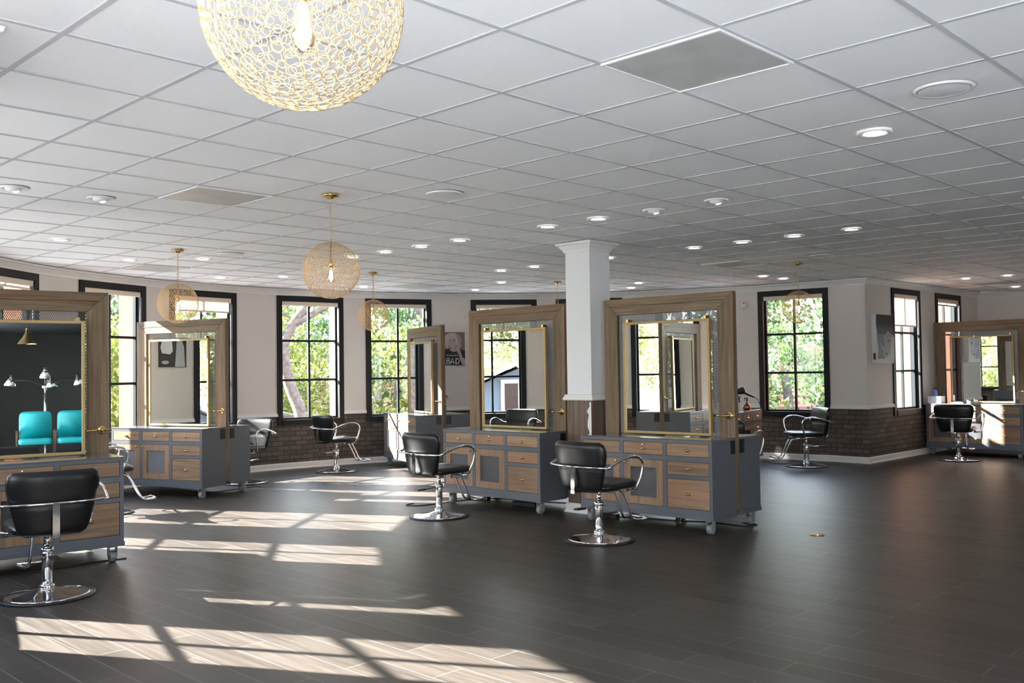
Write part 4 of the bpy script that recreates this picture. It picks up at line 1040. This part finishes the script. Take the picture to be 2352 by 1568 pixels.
def make_tree(seed, m, rx, rz, zc, n):
    t = thing('tree', 'x', 'tree', group='leafy trees outside the windows')
    b, cl = crown_mesh('crown', n, rx, rz, m, seed); o = b.build('crown', m, t); o.location = (0, 0, zc)
    rn = random.Random(seed+50); b = MB()
    b.tube(smooth_path([(0, 0, GZ), (.15, .05, GZ+1.5), (-.1, .1, zc-rz*.5), (.1, 0, zc+rz*.3)], 5), [.2-.006*i for i in range(16)], 10)
    tr = b.build('trunk', M_bark, t)
    for c, r_ in cl[:9]:
        b = MB(); st_ = Vector((0, 0, zc-rz*.7)); e_ = c+Vector((0, 0, zc)); b.tube(smooth_path([st_, st_.lerp(e_, .5)+Vector((rn.uniform(-.2, .2), rn.uniform(-.2, .2), .1)), e_], 4), [.075-.007*i for i in range(9)], 6); b.build('branch', M_bark, tr)
    return t
tall = make_tree(51, M_leafG, 1.5, 1.5, 4.7, 3200); tall.location = (-4.9, 18.3, 0); tall['label'] = 'slim tall green tree added by the curved wall to block sun, mostly out of view'  # added above the sightline to stop a stray sun spot indoors
TV = [make_tree(11, M_leafY, 2.5, 2.3, .9, 9500), make_tree(23, M_leafG, 2.6, 2.6, 1.2, 9500), make_tree(37, M_leafO, 2.4, 2.4, .9, 7200), make_tree(41, M_leafY, 2.3, 2.2, .8, 8000)]
tused = [False]*4
WPH = [(0, 100, 'window at the left edge'), (100, 360, 'window right of the big near frame'), (360, 560, 'window behind the leftmost globe'), (560, 800, 'window with the pale trunk'), (800, 1000, 'window left of the BAD portrait'), (1000, 1240, 'window right of the BAD portrait'), (1240, 1440, 'window hidden by the column'), (1440, 1720, 'window seen through the right front mesh'), (1720, 1920, 'window behind the right globe'), (1920, 2125, 'window beside the portrait canvas'), (2125, 2300, 'rightmost window')]
tl = {}
def tree(x, y, v, s=1, dz=0):
    u = 1176+2192*x/y if y > 0 else -1
    ph = next((p for a, c, p in WPH if a <= u < c and y > 14), None) or ('left wall, out of view' if x < -5 else 'far right wall')
    tl.setdefault(ph, []).append(0); k = len(tl[ph])
    kind = ['yellow-green', 'deep green', 'olive green', 'sunlit yellow-green'][v]
    sz = 'big' if s > 1.3 else 'small' if s < .9 else 'medium'
    lb = '%s %s tree beyond the %s' % (sz, kind, ph) + ('' if k == 1 else ', %s one' % ORD[k-1])
    o = place(TV[v], lb, (x, y, GZ*(1-s)*-1*-1 if False else (s-1)*3.4+dz), random.uniform(0, 6), first=not tused[v]); tused[v] = True
    o.scale = (s, s, s); return o
rt = random.Random(77)
for i, a in enumerate((34, 45, 55, 65, 75, 86, 96, 107, 117, 128, 138, 149, 160)):
    r_ = 14.2+rt.uniform(-.8, .8)+(1.2 if a < 60 else 0); v = [2, 1, 2, 1, 0, 1, 0, 3, 0, 3, 0, 3, 0][i]
    s = .9+rt.uniform(-.05, .1); tree(CX+r_*math.cos(R(a)), CY+r_*math.sin(R(a)), v, s, -.25)
for i, a in enumerate((30, 42, 54, 65, 77, 88, 100, 111, 123, 134, 146, 158)):
    r_ = 22+rt.uniform(-1.5, 1.5); tree(CX+r_*math.cos(R(a)), CY+r_*math.sin(R(a)), [1, 2, 1, 1, 2][i % 5], 1.55, -.6)
for i, (x, y, s) in enumerate(((-9.2, 20.6, .95), (-7.2, 24.5, 1.2), (-11.6, 17.3, .9), (-1.2, 26.5, 1.3), (12.5, 21.5, 1.0), (14.5, 25, 1.3), (-17, 14, .9), (-19, 9.5, .95), (-26, 15, 1.5), (-28, 7, 1.6), (-24, 1, 1.3), (21, 13, 1.4), (20, 4, 1.4), (-27, 22, 1.6))): tree(x, y, [0, 3, 3, 1, 2, 1, 0, 3, 1, 2, 0, 3, 1, 2][i % 14], s, -.3)
# pale crooked trunk in the fourth window
t = thing('bare_tree', 'pale crooked tree trunk outside, filling the left half of a window', 'tree', (-4.55, 19.2, 0))
b = MB(); P_ = smooth_path([(.35, 0, GZ), (.3, 0, -1), (.22, 0, .2), (.28, 0, .7), (.05, .05, 1.3), (-.05, 0, 2.0), (.12, .1, 2.5), (.5, .2, 3.1), (.7, .2, 4.2)], 6)
b.tube(P_, [.17-.002*i for i in range(len(P_))], 12); tr = b.build('trunk', M_bark, t)
for pts in (((-.03, 0, 1.9), (-.4, .1, 2.5), (-1.0, .3, 3.0), (-1.3, .2, 4)), ((.15, .1, 2.5), (1, .1, 2.9), (1.6, 0, 2.6)), ((.25, 0, .6), (-.4, 0, .75), (-.9, 0, .7))):
    b = MB(); P_ = smooth_path(pts, 5); b.tube(P_, [.07-.003*i for i in range(len(P_))], 8); b.build('branch', M_bark, tr)
# houses
def house(name, label, x0, x1, y0, y1, ze, zr, wall_m, roof_m, rz=0, loc=(0, 0), wins=()):
    t = thing(name, label, 'building', (loc[0], loc[1], GZ), rz)
    b = MB(); b.box(x0, x1, y0, y1, 0, ze-GZ); yc = (y0+y1)/2
    for x in (x0, x1):
        n = len(b.v); b.v += [(x, y0, ze-GZ), (x, y1, ze-GZ), (x, yc, zr-GZ-.1)]; b.face((n, n+1, n+2))
    b.build('walls', wall_m, t)
    b = MB(); e_ = .4
    b.loft([[(x, y0-e_, ze-GZ-.15), (x, yc, zr-GZ), (x, y1+e_, ze-GZ-.15), (x, y1+e_, ze-GZ-.05), (x, yc, zr-GZ+.12), (x, y0-e_, ze-GZ-.05)] for x in (x0-e_, x1+e_)], False); b.build('roof', roof_m, t)
    for (side, a, z) in wins:
        b = MB()
        if side == 'x': b.box(x1, x1+.06, a-.5, a+.5, z-GZ-.7, z-GZ+.7); f_ = b.build('window_frame', M_housew, t); b = MB(); b.box(x1+.061, x1+.07, a-.4, a-.02, z-GZ-.6, z-GZ+.6); b.box(x1+.061, x1+.07, a+.02, a+.4, z-GZ-.6, z-GZ+.6)
        else: b.box(a-.5, a+.5, y0-.06, y0, z-GZ-.7, z-GZ+.7); f_ = b.build('window_frame', M_housew, t); b = MB(); b.box(a-.4, a+.4, y0-.07, y0-.061, z-GZ-.6, z-GZ+.6)
        b.build('window_pane', M_black, f_)
    return t
house('tiled_house', 'low building with a sunlit red tiled roof outside the right window', -5, 5.5, 0, 7, -.6, 1.25, M_houseb, M_roof, R(-8), (9.2, 26))
house('tiled_annex', 'building with a pinkish red tiled roof behind the pale trunk', -6, 5, 0, 7, .1, 1.75, M_houseb, M_roof, R(6), (-7.5, 30))
house('shingled_house', 'house with grey shingled roof seen low in the second left window', -4, 4, 0, 6, -1.2, .95, M_housew, M_shingle, R(35), (-12.2, 24.5), [('y', -1, -1.6), ('y', 1.5, -1.6)])
house('blue_house', 'blue-grey house with a white framed window seen in the mirrors', -4, 4, 0, 7, .2, 1.75, M_house, M_shingle, 0, (-19.9, 6.3), [('x', 3.7, .55)])
b = MB()
for k in range(14): b.box(-.7+.1*k, -.7+.1*k+.09, 0, .03, 0, 1.1)
t = thing('roof_screen', 'slatted wooden screen standing on the roof outside the right window', 'screen', (8.15, 26.5, 1.0), R(-8)); b.build('slats', M_dz, t)
b = MB(); b.box(-.72, .72, .031, .06, .3, .36); b.box(-.72, .72, .031, .06, .8, .86); b.build('cross_rails', M_bark, t)
t = thing('roof_hut', 'small white box-shaped plant room left of the slatted roof screen', 'building', (6.5, 27, .6), R(-8)); b = MB(); b.bbox(-.85, .85, 0, 1.2, 0, 1.45, .02); b.build('walls', M_housew, t)
b = MB(); b.bbox(-.95, .95, -.1, 1.3, 1.451, 1.53, .02); b.build('cap', M_shingle, t)
bpy.context.view_layer.update()
